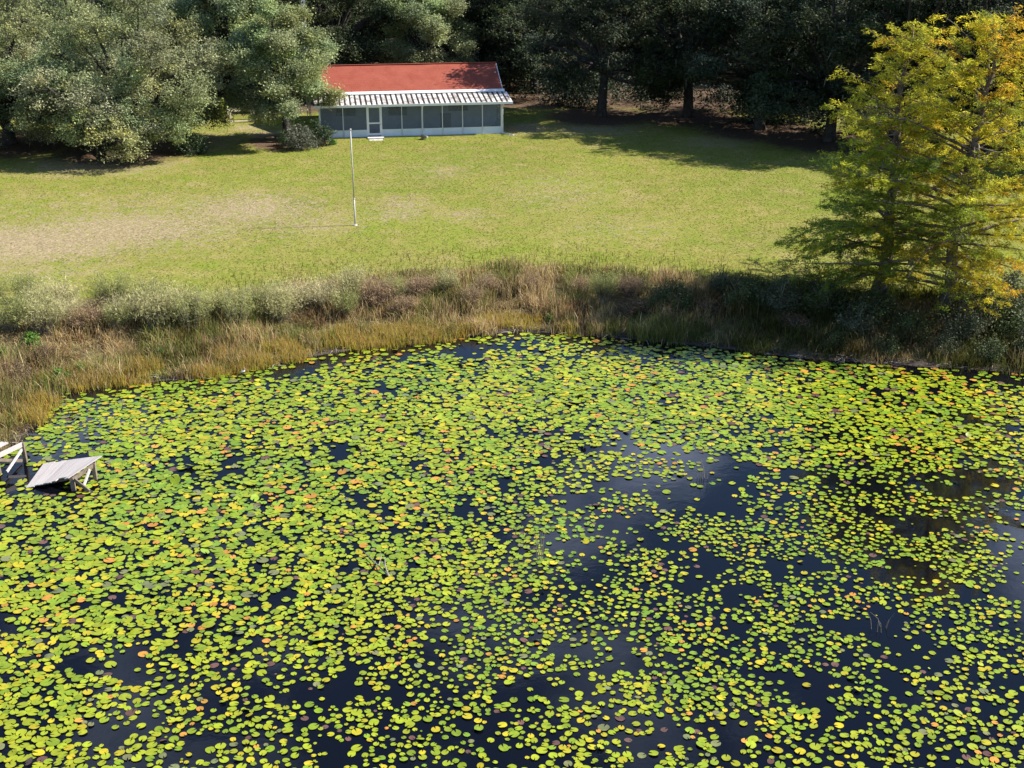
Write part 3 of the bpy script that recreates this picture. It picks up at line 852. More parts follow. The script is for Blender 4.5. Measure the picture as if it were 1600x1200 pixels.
# ------------------------------------------------------------------ flagpole
q = G(555, 352)
fp = thing('flagpole', 'slim bare white flagpole standing on the lawn in front of the house', 'flagpole', q)
ht = 5.7
MB().tube([(0, 0, -.2), (0, 0, 1.6)], [.052, .050], 10).tube([(0, 0, 1.6), (.0, 0, 1.66)], [.062, .062], 10).build('lower_pole', M['pole_paint'], fp, True)
MB().tube([(0, 0, 1.66), (-.03, 0, ht)], [.044, .034], 10).build('upper_pole', M['pole_paint'], fp, True)
MB().tube([(-.03, 0, ht), (-.03, 0, ht + .02), (-.03, 0, ht + .06), (-.03, 0, ht + .10), (-.03, 0, ht + .12)], [.03, .055, .068, .05, .01], 10).build('pole_cap', M['galv'], fp, True)
MB().tube([(0, 0, -.1), (0, 0, .05)], [.16, .13], 10).build('base_collar', M['concrete'], fp)

# ------------------------------------------------------------------ antenna mast left of the house
ax, ay = X(484, 112.5), 112.5
an = thing('antenna_mast', 'thin galvanised lattice antenna mast rising behind the oak at the house\'s left end', 'antenna', (ax, ay, gz(ax, ay)))
tri = [(.17 * math.cos(a), .17 * math.sin(a)) for a in (R(90), R(210), R(330))]
for a, b_ in tri:
    MB().tube([(a, b_, 0), (a, b_, 17)], .03, 6).build('mast_leg', M['galv'], an)
br = MB()
for i in range(34):
    z = .3 + i * .48
    for j in range(3):
        a, b_ = tri[j], tri[(j + 1) % 3]
        br.tube([(*a, z), (*b_, z + .24)], .012, 4, False); br.tube([(*b_, z + .24), (*a, z + .48)], .012, 4, False)
tag(br.build('lattice_bracing', M['galv'], an), kind='stuff')

# ------------------------------------------------------------------ timber rail frame and the dark vehicle behind it
a_ = G(360, 192.5); b_ = G(420, 189)
rl = math.hypot(b_.x - a_.x, b_.y - a_.y); ra = math.atan2(b_.y - a_.y, b_.x - a_.x)
fr = thing('timber_rail_frame', 'pale timber frame of posts and rails on the grass left of the house', 'rail frame', a_, ra)
for y in (0, 1.15):
    for x in (.06, rl * .62, rl - .06):
        MB().box((x - .06, y - .06, -.2), (x + .06, y + .06, .95)).build('post', M['timber_pale'], fr)
    MB().box((-.02, y - .075, .95), (rl + .02, y + .075, 1.05)).build('top_rail', M['timber_pale'], fr)
for x in (.06, rl - .06):
    MB().box((x - .05, .075, .93), (x + .05, 1.075, 1.02)).build('end_rail', M['timber_pale'], fr)
MB().box((.12, -.05, .06), (rl * .62 - .06, .05, .18)).build('bottom_rail', M['timber_pale'], fr)

vx, vy = X(388, 115.5), 115.5
car = thing('parked_car', 'dark parked car half hidden by foliage behind the timber rail frame', 'car', (vx, vy, gz(vx, vy)), R(4))
prof = [(-2.2, .35), (-2.25, .75), (-2.1, .98), (-1.2, 1.05), (-.75, 1.55), (.9, 1.60), (1.65, 1.12), (2.15, 1.02), (2.22, .7), (2.2, .35)]
V = [(x, -.88, z) for x, z in prof] + [(x, .88, z) for x, z in prof]
nP = len(prof)
for j in range(2):
    for i_, (x, z) in enumerate(prof):
        if z > 1.3: V[j * nP + i_] = (x, (-.68, .68)[j], z)
link('car_body', mesh_np('car_body', V, [np.array([(i, (i + 1) % nP, (i + 1) % nP + nP, i + nP) for i in range(nP)]), np.array([list(range(nP))[::-1], list(range(nP, 2 * nP))])], M['dark_paint']), car)
def quad(nm, pts, mat, par):
    return link(nm, mesh_np(nm, pts, np.array([[0, 1, 2, 3]]), mat), par)
quad('windscreen', [(-1.16, -.74, 1.13), (-.79, -.62, 1.55), (-.79, .62, 1.55), (-1.16, .74, 1.13)], M['glass'], car)
for s in (-1, 1):
    quad('side_window', [(-1.0, s * .865, 1.12), (-.70, s * .715, 1.52), (.05, s * .715, 1.53), (.05, s * .865, 1.12)], M['glass'], car)
    quad('side_window', [(.12, s * .865, 1.12), (.12, s * .715, 1.53), (.85, s * .715, 1.54), (1.35, s * .865, 1.14)], M['glass'], car)
    for x in (-1.4, 1.4):
        w_ = MB().tube([(x, s * .72, .34), (x, s * .92, .34)], .34, 14).build('wheel', M['rubber'], car)
        MB().tube([(x, s * .90, .34), (x, s * .935, .34)], .2, 12).build('wheel_rim', M['galv'], w_)
    MB().box((-2.27, s * .6 - .16, .72), (-2.20, s * .6 + .16, .88)).build('headlight', M['trim'], car)

# ------------------------------------------------------------------ shrubs with leaves
def shrub_mesh(seed, Rd, H, n_cl, per, tone, leaf, up=.4):
    r = np.random.default_rng(seed)
    d = rand_dirs(r, n_cl); d[:, 2] = np.abs(d[:, 2])
    cc = d * r.uniform(.45, 1.0, (n_cl, 1)) * np.array([Rd, Rd, H * .85]) + np.array([0, 0, H * .12])
    st = MB()
    for q in cc[::2]:
        st.tube([(r.normal(0, .08), r.normal(0, .08), -.1), q * .5 + r.normal(0, .08, 3), q], [.03, .02, .008], 3, False)
    pts = np.repeat(cc, per, 0) + r.normal(size=(n_cl * per, 3)) * Rd * .17
    pts[:, 2] = np.maximum(pts[:, 2], .04)
    col = np.repeat(np.array(tone) * r.uniform(.65, 1.4, (n_cl, 1)), per, 0) * r.uniform(.7, 1.3, (n_cl * per, 1))
    V, Qd = leaves(r, pts, r.uniform(.7, 1.3, len(pts)) * leaf, r.uniform(.35, .6, len(pts)) * leaf, up)
    return mesh_np('shrub_leaves', V, Qd, M['bush_leaf'], col=np.repeat(col, 4, 0)), st.mesh('shrub_stems', M['dead_wood'])

def shrub(me, label, x, y, s=1.0, rz=0.0, name='shrub', group=None, cat='shrub'):
    root = thing(name, label, cat, (x, y, gz(x, y)), rz, group)
    root.scale = (s, s, s)
    tag(link('foliage', me[0], root), kind='stuff'); tag(link('stems', me[1], root), kind='stuff')
    return root
dk = shrub_mesh(1, 1.25, 1.9, 46, 60, (.055, .085, .035), .17)
gs = shrub_mesh(2, 1.2, 2.0, 46, 60, (.115, .125, .085), .16)
yg = shrub_mesh(3, 1.0, 1.6, 40, 60, (.19, .22, .02), .2)
br_ = shrub_mesh(4, .8, .9, 30, 46, (.10, .21, .03), .16)
rd = shrub_mesh(5, 1.0, .95, 34, 60, (.13, .085, .05), .09)
q = G(470, 234); shrub(gs, 'grey-green shrub with pale tips at the house\'s left front corner', q.x, q.y, 1.0, 0)
q = G(502, 226); shrub(dk, 'dark green shrub against the left end of the porch', q.x - .1, q.y + .1, .95, 1)
q = G(448, 228); shrub(dk, 'small dark shrub left of the grey-green one by the house', q.x, q.y, .6, 2)
q = G(520, 226); shrub(br_, 'low weedy tuft at the foot of the porch\'s left end', q.x, q.y, .5, 2, 'weed_tuft', cat='plant')
q = G(662, 218); shrub(gs, 'small weed tuft at the foot of the middle porch downspout', q.x, q.y, .22, 2, 'weed_tuft', cat='plant')
q = G(334, 184); shrub(yg, 'bright yellow-green bush left of the timber rail frame', q.x, q.y, 1.25, 0)
q = G(300, 240); shrub(dk, 'dark low bush under the broad drooping oak\'s right side', q.x, q.y, 1.0, 1.4)

# ------------------------------------------------------------------ undergrowth of the woods (one dark mass)
r = np.random.default_rng(88)
Cs, Cc = [], []
for i in range(400):
    px = r.uniform(-150, 1800)
    edge = np.interp(px, [0, 815, 900, 1075, 1185, 1295, 1405, 1530, 1800], [121, 122, 114.5, 115, 109, 104, 101, 99, 95]) + r.uniform(.5, 17)
    if px < 815: edge += r.uniform(0, 8)
    x, y = X(px, edge), edge
    rad = r.uniform(1.1, 2.6); k_ = 190
    d = rand_dirs(r, k_); d[:, 2] = np.abs(d[:, 2]) * r.uniform(.8, 2.0)
    c = np.array([x, y, gz(x, y)]) + d * rad * r.uniform(.4, 1.05, (k_, 1))
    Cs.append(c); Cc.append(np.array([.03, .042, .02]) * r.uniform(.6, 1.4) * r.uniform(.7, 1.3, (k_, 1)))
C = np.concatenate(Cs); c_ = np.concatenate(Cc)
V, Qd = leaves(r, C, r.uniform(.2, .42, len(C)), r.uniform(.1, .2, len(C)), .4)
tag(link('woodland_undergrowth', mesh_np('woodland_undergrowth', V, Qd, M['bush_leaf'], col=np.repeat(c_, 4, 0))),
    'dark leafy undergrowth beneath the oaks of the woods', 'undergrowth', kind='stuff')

# ------------------------------------------------------------------ bank plants
def shore_samples(n_, lo, hi, seed, x0=-46, x1=46):
    """points between lo and hi metres outside the waterline"""
    r = np.random.default_rng(seed); P = []
    while sum(len(p_) for p_ in P) < n_:
        x = r.uniform(x0, x1, 60000); y = r.uniform(36, 76, 60000)
        sd = signed_dist(x, y); k_ = (sd > lo) & (sd < hi)
        P.append(np.stack([x[k_], y[k_], sd[k_]], -1))
    return np.concatenate(P)[:n_]

def blades(r, P, z, h, w, lean, col_base, col_tip, mid=.55):
    """curved grass blades: base pair, mid pair, tip"""
    n_ = len(P); a = r.uniform(0, 6.28, n_); ld = r.uniform(0, 6.28, n_)
    s = np.stack([np.cos(a), np.sin(a), np.zeros(n_)], 1) * (w / 2)[:, None]
    L = np.stack([np.cos(ld), np.sin(ld), np.zeros(n_)], 1) * (lean * h)[:, None]
    B = np.concatenate([P[:, :2], z[:, None]], 1)
    up = np.array([0, 0, 1.0])
    Mi = B + L * .28 + up * (h * mid)[:, None]
    T = B + L + up * (h * np.sqrt(np.maximum(1 - (lean * .7) ** 2, .2)))[:, None]
    V = np.stack([B - s, B + s, Mi + s * .8, Mi - s * .8, T], 1).reshape(-1, 3)
    b0 = np.arange(n_)[:, None] * 5
    Qd = b0 + np.array([[0, 1, 2, 3]]); Td = b0 + np.array([[3, 2, 4]])
    col = np.stack([col_base, col_base, (col_base + col_tip) / 2, (col_base + col_tip) / 2, col_tip], 1).reshape(-1, 3)
    return V, [Qd, Td], col

def pick(r, n_, table, wts):
    t = np.array(table); i = r.choice(len(t), n_, p=np.array(wts) / sum(wts))
    return t[i] * r.uniform(.7, 1.3, (n_, 1))

# tall straw-coloured grass across the bank, in tussocks
r = np.random.default_rng(101)
tus = shore_samples(3500, -.1, 7.4, 102)
keep = vnoise(tus[:, 0], tus[:, 1], 3.0, 44, 2) > .28
tus = tus[keep]
per = 34
P = np.repeat(tus, per, 0); P[:, :2] += r.normal(0, .26, (len(P), 2))
tn = np.repeat(vnoise(tus[:, 0], tus[:, 1], 2.2, 61, 3), per)
straw = pick(r, len(P), [(.54, .41, .20), (.44, .32, .14), (.62, .49, .29), (.34, .20, .11)], [4, 3, 3, 2])
green = pick(r, len(P), [(.22, .245, .06), (.16, .20, .05), (.29, .28, .09)], [3, 2, 2])
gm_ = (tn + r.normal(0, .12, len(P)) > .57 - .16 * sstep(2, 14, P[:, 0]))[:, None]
tip = np.where(gm_, green * (1 - .55 * sstep(4, 14, P[:, 0]))[:, None], straw * (1 - .5 * sstep(6, 16, P[:, 0]))[:, None])  # tips darkened towards the right: the cypress shade is put into the colour
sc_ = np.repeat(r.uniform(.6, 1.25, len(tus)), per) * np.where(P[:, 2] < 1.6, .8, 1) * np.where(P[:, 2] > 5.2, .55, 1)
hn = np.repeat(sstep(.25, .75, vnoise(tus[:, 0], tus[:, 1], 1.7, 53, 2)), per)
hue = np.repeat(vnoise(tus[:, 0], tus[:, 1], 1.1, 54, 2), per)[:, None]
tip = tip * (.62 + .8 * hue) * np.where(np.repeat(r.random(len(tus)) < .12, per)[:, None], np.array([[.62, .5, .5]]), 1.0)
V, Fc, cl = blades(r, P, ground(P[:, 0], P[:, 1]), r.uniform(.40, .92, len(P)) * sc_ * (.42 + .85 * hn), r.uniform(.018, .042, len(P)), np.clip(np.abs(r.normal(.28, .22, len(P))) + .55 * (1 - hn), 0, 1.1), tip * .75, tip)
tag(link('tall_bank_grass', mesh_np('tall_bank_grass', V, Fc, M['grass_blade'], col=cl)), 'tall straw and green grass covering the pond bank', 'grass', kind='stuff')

# rusty sedge right at the waterline
r = np.random.default_rng(111)
tus = shore_samples(1700, -.35, 1.7, 112, -36, 3)
tus = tus[vnoise(tus[:, 0], tus[:, 1], 2.4, 64, 2) > .46]
P = np.repeat(tus, 34, 0); P[:, :2] += r.normal(0, .20, (len(P), 2))
base = pick(r, len(P), [(.42, .37, .022), (.44, .25, .022), (.28, .33, .03)], [3, 2, 3])
tip = pick(r, len(P), [(.52, .37, .18), (.46, .24, .08), (.38, .33, .09)], [3, 2, 2])
hn = .45 + .95 * vnoise(P[:, 0], P[:, 1], 1.3, 57, 2)
V, Fc, cl = blades(r, P, ground(P[:, 0], P[:, 1]) - .02, hn * r.uniform(.22, .68, len(P)), r.uniform(.014, .032, len(P)), np.abs(r.normal(.25, .2, len(P))), base, tip)
tag(link('rusty_sedge', mesh_np('rusty_sedge', V, Fc, M['grass_blade'], col=cl)), 'rusty orange and yellow sedge along the waterline', 'sedge', kind='stuff')

# lank greenish grass on the far left spit and a thin scatter at the lawn edge
r = np.random.default_rng(121)
P = shore_samples(26000, 6.0, 11.5, 122)
P = P[r.random(len(P)) < np.exp(-(P[:, 2] - 6) / 2.2)]
cg = pick(r, len(P), [(.24, .24, .06), (.36, .29, .13), (.18, .215, .04)], [3, 2, 2])
V, Fc, cl = blades(r, P, ground(P[:, 0], P[:, 1]), r.uniform(.12, .42, len(P)), r.uniform(.02, .045, len(P)), np.abs(r.normal(.3, .2, len(P))), cg * .8, cg)
tag(link('lawn_edge_grass', mesh_np('lawn_edge_grass', V, Fc, M['grass_blade'], col=cl)), 'rough longer grass where the lawn meets the bank', 'grass', kind='stuff')

# short lawn turf
r = np.random.default_rng(131)
N = 330000
x = r.uniform(-46, 46, N); y = r.uniform(56, 118, N)
sd = signed_dist(x, y)
li, ba, bk = lawn_masks(x, y, sd)
nz = vnoise(x, y, 2.6, 71, 4)
keep = (sd > 6.5) & (r.random(N) > np.clip(ba * 1.3 + (nz - .5) * 1.2, 0, .92)) & (r.random(N) > li * 1.2)
x, y, nz, ba = x[keep], y[keep], nz[keep], ba[keep]
hx = (x - hl.x) * math.cos(yaw) + (y - hl.y) * math.sin(yaw); hy = -(x - hl.x) * math.sin(yaw) + (y - hl.y) * math.cos(yaw)
kk = ~((hx > -.2) & (hx < HW + .2) & (hy > -.1) & (hy < 11))
x, y, nz, ba = x[kk], y[kk], nz[kk], ba[kk]
n_ = len(x)
big_ = vnoise(x, y, 9, 72, 2)
cg = np.where((nz + r.normal(0, .13, n_) > .5)[:, None], np.array([[.145, .192, .020]]), np.array([[.220, .205, .048]]))
cg = np.where((big_ + r.normal(0, .1, n_) > .56)[:, None], cg * np.array([[.85, 1.05, .8]]), cg)
cg = np.where((r.random(n_) < .13 + ba * .65)[:, None], np.array([[.31, .25, .13]]), cg) * r.uniform(.65, 1.3, (n_, 1))
a = r.uniform(0, 6.28, n_); w = r.uniform(.02, .05, n_); h = r.uniform(.015, .045, n_)
B = np.stack([x, y, ground(x, y, sd[keep][kk])], 1)
s = np.stack([np.cos(a) * w, np.sin(a) * w, np.zeros(n_)], 1)
V = np.stack([B - s, B + s, B + np.stack([r.normal(0, .07, n_), r.normal(0, .07, n_), h], 1)], 1).reshape(-1, 3)
tag(link('lawn_turf', mesh_np('lawn_turf', V, np.arange(3 * n_).reshape(-1, 3), M['grass_blade'], col=np.repeat(cg, 3, 0))), 'short mown yellow-green turf of the lawn', 'turf', kind='stuff')

# feathery bushes along the top of the bank
def fennel_mesh(seed, H, Rd, n_st, tone, low):
    r = np.random.default_rng(seed); st = MB(); Cs, Ax, Cc = [], [], []
    for i in range(n_st):
        a = r.uniform(0, 6.28); q = r.uniform(.15, 1) ** .7 * Rd; h = H * r.uniform(.65, 1.05) * (1 - .35 * (q / Rd) ** 2)
        b0 = np.array([q * .3 * math.cos(a), q * .3 * math.sin(a), -.05]); t1 = np.array([q * math.cos(a), q * math.sin(a), h])
        md = (b0 + t1) / 2 + np.array([-.15 * q * math.cos(a), -.15 * q * math.sin(a), .1 * h])
        t = np.linspace(0, 1, 6)[:, None]; pth = (1 - t) ** 2 * b0 + 2 * t * (1 - t) * md + t * t * t1
        st.tube(pth, np.linspace(.014, .004, 6), 3, False)
        m_ = 70; u = r.uniform(.25, 1.05, m_); tt = u[:, None]
        c = (1 - tt) ** 2 * b0 + 2 * tt * (1 - tt) * md + tt * tt * t1 + r.normal(0, 1, (m_, 3)) * (.05 + .13 * u)[:, None]
        c[:, 2] = np.maximum(c[:, 2], .05)
        ax_ = rand_dirs(r, m_); ax_[:, 2] = np.abs(ax_[:, 2]) + .3
        Cs.append(c); Ax.append(ax_)
        f = np.clip((u - .25) / .6, 0, 1)[:, None]
        Cc.append((np.array(low) * (1 - f) + np.array(tone) * f) * r.uniform(.8, 1.2) * r.uniform(.75, 1.3, (m_, 1)))
    C = np.concatenate(Cs); A = np.concatenate(Ax)
    V, Qd = leaves(r, C, r.uniform(.10, .26, len(C)), r.uniform(.012, .03, len(C)), .2, A)
    return mesh_np('fennel_plumes', V, Qd, M['grass_blade'], col=np.repeat(np.concatenate(Cc), 4, 0)), st.mesh('fennel_stems', M['dead_wood'])
FEN = [fennel_mesh(1, 1.7, 1.15, 52, (.46, .44, .20), (.13, .11, .07)),
       fennel_mesh(2, 1.9, 1.0, 52, (.33, .35, .12), (.11, .095, .06)),
       fennel_mesh(3, 1.5, 1.3, 52, (.56, .51, .27), (.14, .105, .07)),
       fennel_mesh(4, 1.3, 1.1, 48, (.40, .28, .17), (.13, .085, .065))]
kinds = ['pale grey-green', 'olive green', 'pale straw-green', 'reddish-brown']
ORD = ['first', 'second', 'third', 'fourth', 'fifth', 'sixth', 'seventh', 'eighth', 'ninth', 'tenth', 'eleventh', 'twelfth', 'thirteenth', 'fourteenth', 'fifteenth',
       'sixteenth', 'seventeenth', 'eighteenth', 'nineteenth', 'twentieth', 'twenty-first', 'twenty-second', 'twenty-third', 'twenty-fourth', 'twenty-fifth', 'twenty-sixth', 'twenty-seventh', 'twenty-eighth']
rows = [('back', [(-8, 478, 1), (38, 470, 1), (58, 492, 0), (88, 482, 2), (112, 500, 2), (150, 492, 3), (180, 484, 1), (205, 500, 2), (232, 488, 1), (262, 498, 2), (290, 486, 3), (315, 500, 0),
                   (345, 494, 1), (372, 500, 0), (402, 490, 1), (430, 494, 0), (462, 484, 2), (505, 482, 2), (552, 476, 0), (585, 486, 3), (612, 474, 1), (655, 470, 3), (700, 476, 0), (765, 466, 3), (830, 462, 3), (905, 470, 3), (945, 476, 1), (985, 466, 3)]),
        ('front', [(18, 516, 1), (70, 520, 0), (134, 514, 3), (186, 520, 1), (246, 518, 0), (300, 522, 1), (372, 520, 1), (440, 508, 0), (540, 502, 1), (630, 494, 3), (735, 486, 3)])]
r = np.random.default_rng(141)
for rn, lst in rows:
    for i, (px, py, kd) in enumerate(sorted(lst)):
        q = G(px, py); s = float(r.uniform(.75, 1.15)) * (.8 if px > 600 else 1.0)
        root = thing('feathery_bush', '%s feathery bush, %s from the left in the %s row along the bank' % (kinds[kd], ORD[i], rn), 'bush', (q.x, q.y, q.z), float(r.uniform(0, 6.28)), 'feathery bushes along the bank')
        root.scale = (s, s, s * float(r.uniform(.85, 1.1)))
        tag(link('plumes', FEN[kd][0], root), kind='stuff'); tag(link('stems', FEN[kd][1], root), kind='stuff')

# dark shrubs on the shaded right bank, with leafy weeds on the left spit
r = np.random.default_rng(151)
sh = [(905, 492, 5, .7), (985, 494, 4, .9), (1050, 488, 1, .9), (1105, 502, 4, .95), (1160, 480, 1, 1.0), (1215, 490, 2, 1.0), (1240, 520, 4, .9), (1290, 496, 1, 1.1), (1335, 528, 2, .9),
      (1362, 500, 1, 1.0), (1420, 530, 1, .95), (1505, 535, 2, 1.0), (1560, 515, 1, 1.15), (1600, 540, 1, 1.1), (1570, 480, 2, 1.2), (1500, 486, 1, 1.1), (1130, 462, 2, .8), (1300, 546, 1, .6), (1385, 554, 1, .6), (1475, 556, 2, .65), (1545, 562, 1, .7), (1610, 566, 2, .75)]
sm = {1: shrub_mesh(11, 1.2, 1.5, 44, 60, (.075, .10, .034), .13), 2: shrub_mesh(12, 1.15, 1.7, 44, 60, (.10, .115, .06), .12), 4: rd, 5: rd}
for i, (px, py, kd, s) in enumerate(sorted(sh)):
    q = G(px, py)
    w_ = {1: 'dark green', 2: 'grey-green', 4: 'brown-leaved', 5: 'brown-leaved'}[kd]
    shrub(sm[kd], '%s shrub, %s from the left on the shaded right bank' % (w_, ORD[i]), q.x, q.y, s, float(r.uniform(0, 6)), 'bank_shrub', 'shrubs on the shaded right bank')
for px, py, me, s, lab in [(50, 548, br_, .62, 'bright green leafy weed on the left bank above the dock'), (4, 566, br_, .6, 'bright green weed at the left edge of the photo'),
                           (96, 596, br_, .6, 'low bright green weed at the water\'s left corner'), (130, 585, br_, .5, 'small green weed just right of the left corner of the pond'),
                           (250, 560, br_, .42, 'small green weed in the sedge of the left bank'), (520, 530, br_, .38, 'small green weed in the sedge left of the bank\'s middle'), (860, 505, br_, .4, 'small pale green weed at the shore where the shade begins'), (340, 545, rd, .6, 'low brown weed in the straw grass of the left bank'),
                           (25, 596, rd, 1.0, 'brown twiggy weed above the left dock posts'), (70, 570, rd, .8, 'reddish-brown weed between the two green weeds on the left bank')]:
    q = G(px, py); shrub(me, lab, q.x, q.y, s, float(r.uniform(0, 6)), 'bank_weed', cat='weed')

# grey dead stems and litter lying along the waterline
r = np.random.default_rng(161); db = MB()
for (x, y, sd) in shore_samples(230, -.2, .6, 162, -38, 40):
    L = r.uniform(.2, .9); a = r.uniform(0, 6.28); z = max(gz(x, y), 0) + .03
    db.tube([(x, y, z), (x + math.cos(a) * L * .5, y + math.sin(a) * L * .5, z + r.uniform(0, .12)), (x + math.cos(a) * L, y + math.sin(a) * L, z + r.uniform(-.02, .1))], [.018, .014, .006], 4, False)
tag(db.build('shore_debris', M['dead_wood']), 'grey dead stems washed up along the muddy waterline', 'debris', kind='stuff')

# ------------------------------------------------------------------ broken dock
def dockpost(root, base, top_, w=.13):
    MB().bar((base[0], base[1], -.8), top_, w, w, (0, 1, 0)).build('post', M['grey_timber'], root)
c00 = np.array((-17.49, 41.64, .02)); c01 = W(68, 724, .15)      # low edge lying in the water
c10 = W(106, 747, .42)                                          # high edge on the trestle
nd = np.cross(c10 - c00, c01 - c00); c11 = W(158, 712.5, 0); oc = np.array((0, 0, HC))
c11 = oc + (c11 - oc) * (np.dot(c00 - oc, nd) / np.dot(c11 - oc, nd))   # the deck is one plane
dk_ = thing('broken_dock', 'collapsed grey plank dock platform tilting into the lily pads at the left', 'dock', (0, 0, 0))
NPL = 10
for i in range(NPL):
    f0, f1 = (i + .0) / NPL, (i + 1.) / NPL
    def pt(f, g_): return (c00 * (1 - f) + c10 * f) * (1 - g_) + (c01 * (1 - f) + c11 * f) * g_
    g0 = r.uniform(-.02, .02) + (.12 if i in (NPL - 3, NPL - 2) else 0); g1 = 1 + r.uniform(-.02, .03)
    f0 += .006 / NPL; f1 -= .03 / NPL
    cs = [Vector(pt(f0, g0)), Vector(pt(f0, g1)), Vector(pt(f1, g1)), Vector(pt(f1, g0))]
    ex = (cs[1] - cs[0]).normalized(); ez = ex.cross(cs[3] - cs[0]).normalized()
    if ez.z < 0: ez = -ez
    ey = ez.cross(ex)
    mt = Matrix((ex, ey, ez)).transposed().to_4x4(); mt.translation = cs[0] + ez * float(r.uniform(-.0012, .0012))
    iv = Matrix((ex, ey, ez))
    lc = [iv @ (c - cs[0]) for c in cs]
    pm = MB(); pm.add([(v.x, v.y, v.z - .035) for v in lc] + [(v.x, v.y, v.z) for v in lc], BQ)
    po = pm.build('plank', M['plank'], dk_)
    po.matrix_local = mt
for f in (.18, .82):                                             # joists under the planks
    a0 = c00 + (c01 - c00) * f; a1 = c10 + (c11 - c10) * f
    MB().bar(a0 + (0, 0, -.11), a1 + (0, 0, -.11), .05, .14).build('joist', M['grey_timber'], dk_)
pb = W(119, 773, 0); pa = W(150.5, 753, 0)
tb = W(112, 747, .40); ta = W(146, 724, .58)
dockpost(dk_, pb, tb - (0, 0, .0)); dockpost(dk_, pa, ta)
MB().bar(W(116, 749, .38), W(140, 768, .06), .05, .14).build('brace', M['grey_timber'], dk_)
MB().bar(W(139, 735, .46) + (0, .08, 0), W(130, 760, .08) + (0, .08, 0), .05, .12).build('brace', M['plank'], dk_)
MB().bar(tb + (.02, -.02, -.06), ta + (.02, -.02, -.06), .05, .15).build('cross_beam', M['grey_timber'], dk_)
for px in (72, 98):
    q = W(px, 722 + (98 - px) * -.1, .1); MB().tube([(q[0], q[1] + .2, -.8), (q[0], q[1] + .2, .02)], .07, 7).build('post_stub', M['grey_timber'], dk_)

dk2 = thing('dock_remnant', 'grey timber dock frame with crossed braces cut off by the left edge', 'dock', (0, 0, 0))
b1 = W(41.5, 722, 0.0); t1 = b1 + (-.06, 0, .80)
dockpost(dk2, b1, t1, .13)
b2 = W(0, 742, 0.0); t2 = b2 + (-.04, 0, .78); dockpost(dk2, b2, t2, .13)
b3 = b1 + (b1 - b2) * -2.2 + np.array((-.4, .5, 0)); dockpost(dk2, b3, b3 + (0, 0, .8), .13)
MB().bar(t1 + (0, -.05, -.06), t2 + (0, -.05, -.04), .05, .18).build('cross_beam', M['plank'], dk2)
MB().bar(t2 + (-.1, -.1, -.12), b1 + (-.12, -.1, .10), .05, .11).build('brace', M['grey_timber'], dk2)
MB().bar(t1 + (0, .02, -.22), b2 + (.25, .05, .1), .05, .10).build('brace', M['plank'], dk2)
dv_ = (t2 - t1); dv_ = dv_ / np.linalg.norm(dv_); sv = np.array((-dv_[1], dv_[0], 0)) * -1
for i in range(7):
    o_ = np.array((0, 0, .06)) + dv_ * .12
    a = t1 + o_ + np.array((-.35, -.05, 0)) * 1.0 + np.array((-.16, .03, 0)) * (i + .6) * 1.0
    MB().bar(a, a + dv_ * 1.3, .14, .04).build('plank', M['plank'], dk2)

# ------------------------------------------------------------------ dead reeds, a twig and a white wader
def reed(px, py, n_, h, label, seed):
    r = np.random.default_rng(seed); q = W(px, py, 0)
    o = thing('dead_reeds', label, 'reeds', q)
    for i in range(n_):
        x, y = r.normal(0, .12, 2); lx, ly = r.normal(0, .16, 2)
        MB().tube([(x, y, -.2), (x + lx * .4, y + ly * .4, h * .55), (x + lx, y + ly, h * r.uniform(.8, 1.1))], [.009, .007, .003], 4, False).build('stalk', M['reed'], o)
reed(553, 962, 2, .95, 'pair of thin dry reed stalks standing among dense pads left of centre', 1)
reed(840, 876, 8, 1.25, 'bundle of tall dry reed stalks standing in the middle of the pond', 2)
reed(688, 812, 2, .8, 'thin pale stalk rising from the pads left of the reed bundle', 3)
reed(806, 838, 2, .6, 'short bent stalk just left of the tall reed bundle', 4)
reed(1100, 745, 7, .6, 'sparse grey reed tuft in the open blue water right of centre', 5)
reed(1375, 985, 6, .5, 'faint grey reed tuft in open water at the lower right', 6)
q = W(607, 902, 0.0)
tw = thing('dead_twig', 'pale forked dead branch lying on the pads left of the pond\'s middle', 'branch', q)
e1 = [(.02, 0, .02), (-.12, .3, .22), (-.18, .75, .30)]; e2 = [(-.02, .05, .05), (-.35, .45, .16), (-.75, 1.2, .10), (-.95, 1.5, .12)]
MB().tube(e1, [.03, .02, .008], 5).build('fork', M['dead_wood'], tw); MB().tube(e2, [.026, .02, .014, .006], 5).build('fork', M['dead_wood'], tw)
MB().tube([(-.35, .45, .16), (-.3, .9, .25), (-.38, 1.2, .3)], [.016, .01, .005], 4).build('fork', M['dead_wood'], tw)
MB().tube([(-.12, .3, .22), (-.3, .55, .3), (-.36, .8, .33)], [.014, .009, .004], 4).build('fork', M['dead_wood'], tw)

q = W(381, 586, 0.0)
eg = thing('white_wader', 'small white wading bird at the water\'s edge near the left bank', 'bird', (q[0], q[1], .0), R(0))
def lathe_body():
    path = np.array([(-.30, 0, .22), (-.22, 0, .26), (-.08, 0, .30), (.04, 0, .32), (.10, 0, .38), (.11, 0, .46), (.085, 0, .53), (.10, 0, .58), (.14, 0, .585)])
    rad = np.array([.012, .05, .088, .075, .035, .022, .020, .030, .012])
    return tube_np(path, rad, 9, True)
V, Qb, Tb = lathe_body()
eg.scale = (.55,) * 3
link('bird_body', mesh_np('bird_body', V, [Qb, Tb], M['bird_white'], smooth=True), eg)
MB().tube([(.14, 0, .582), (.23, 0, .57)], [.011, .003], 6).build('bill', M['bird_dark'], eg)
for s in (-.035, .035):
    MB().tube([(-.06, s, .25), (-.05, s, .12), (-.06, s, -.1)], [.009, .007, .007], 5).build('leg', M['bird_dark'], eg)

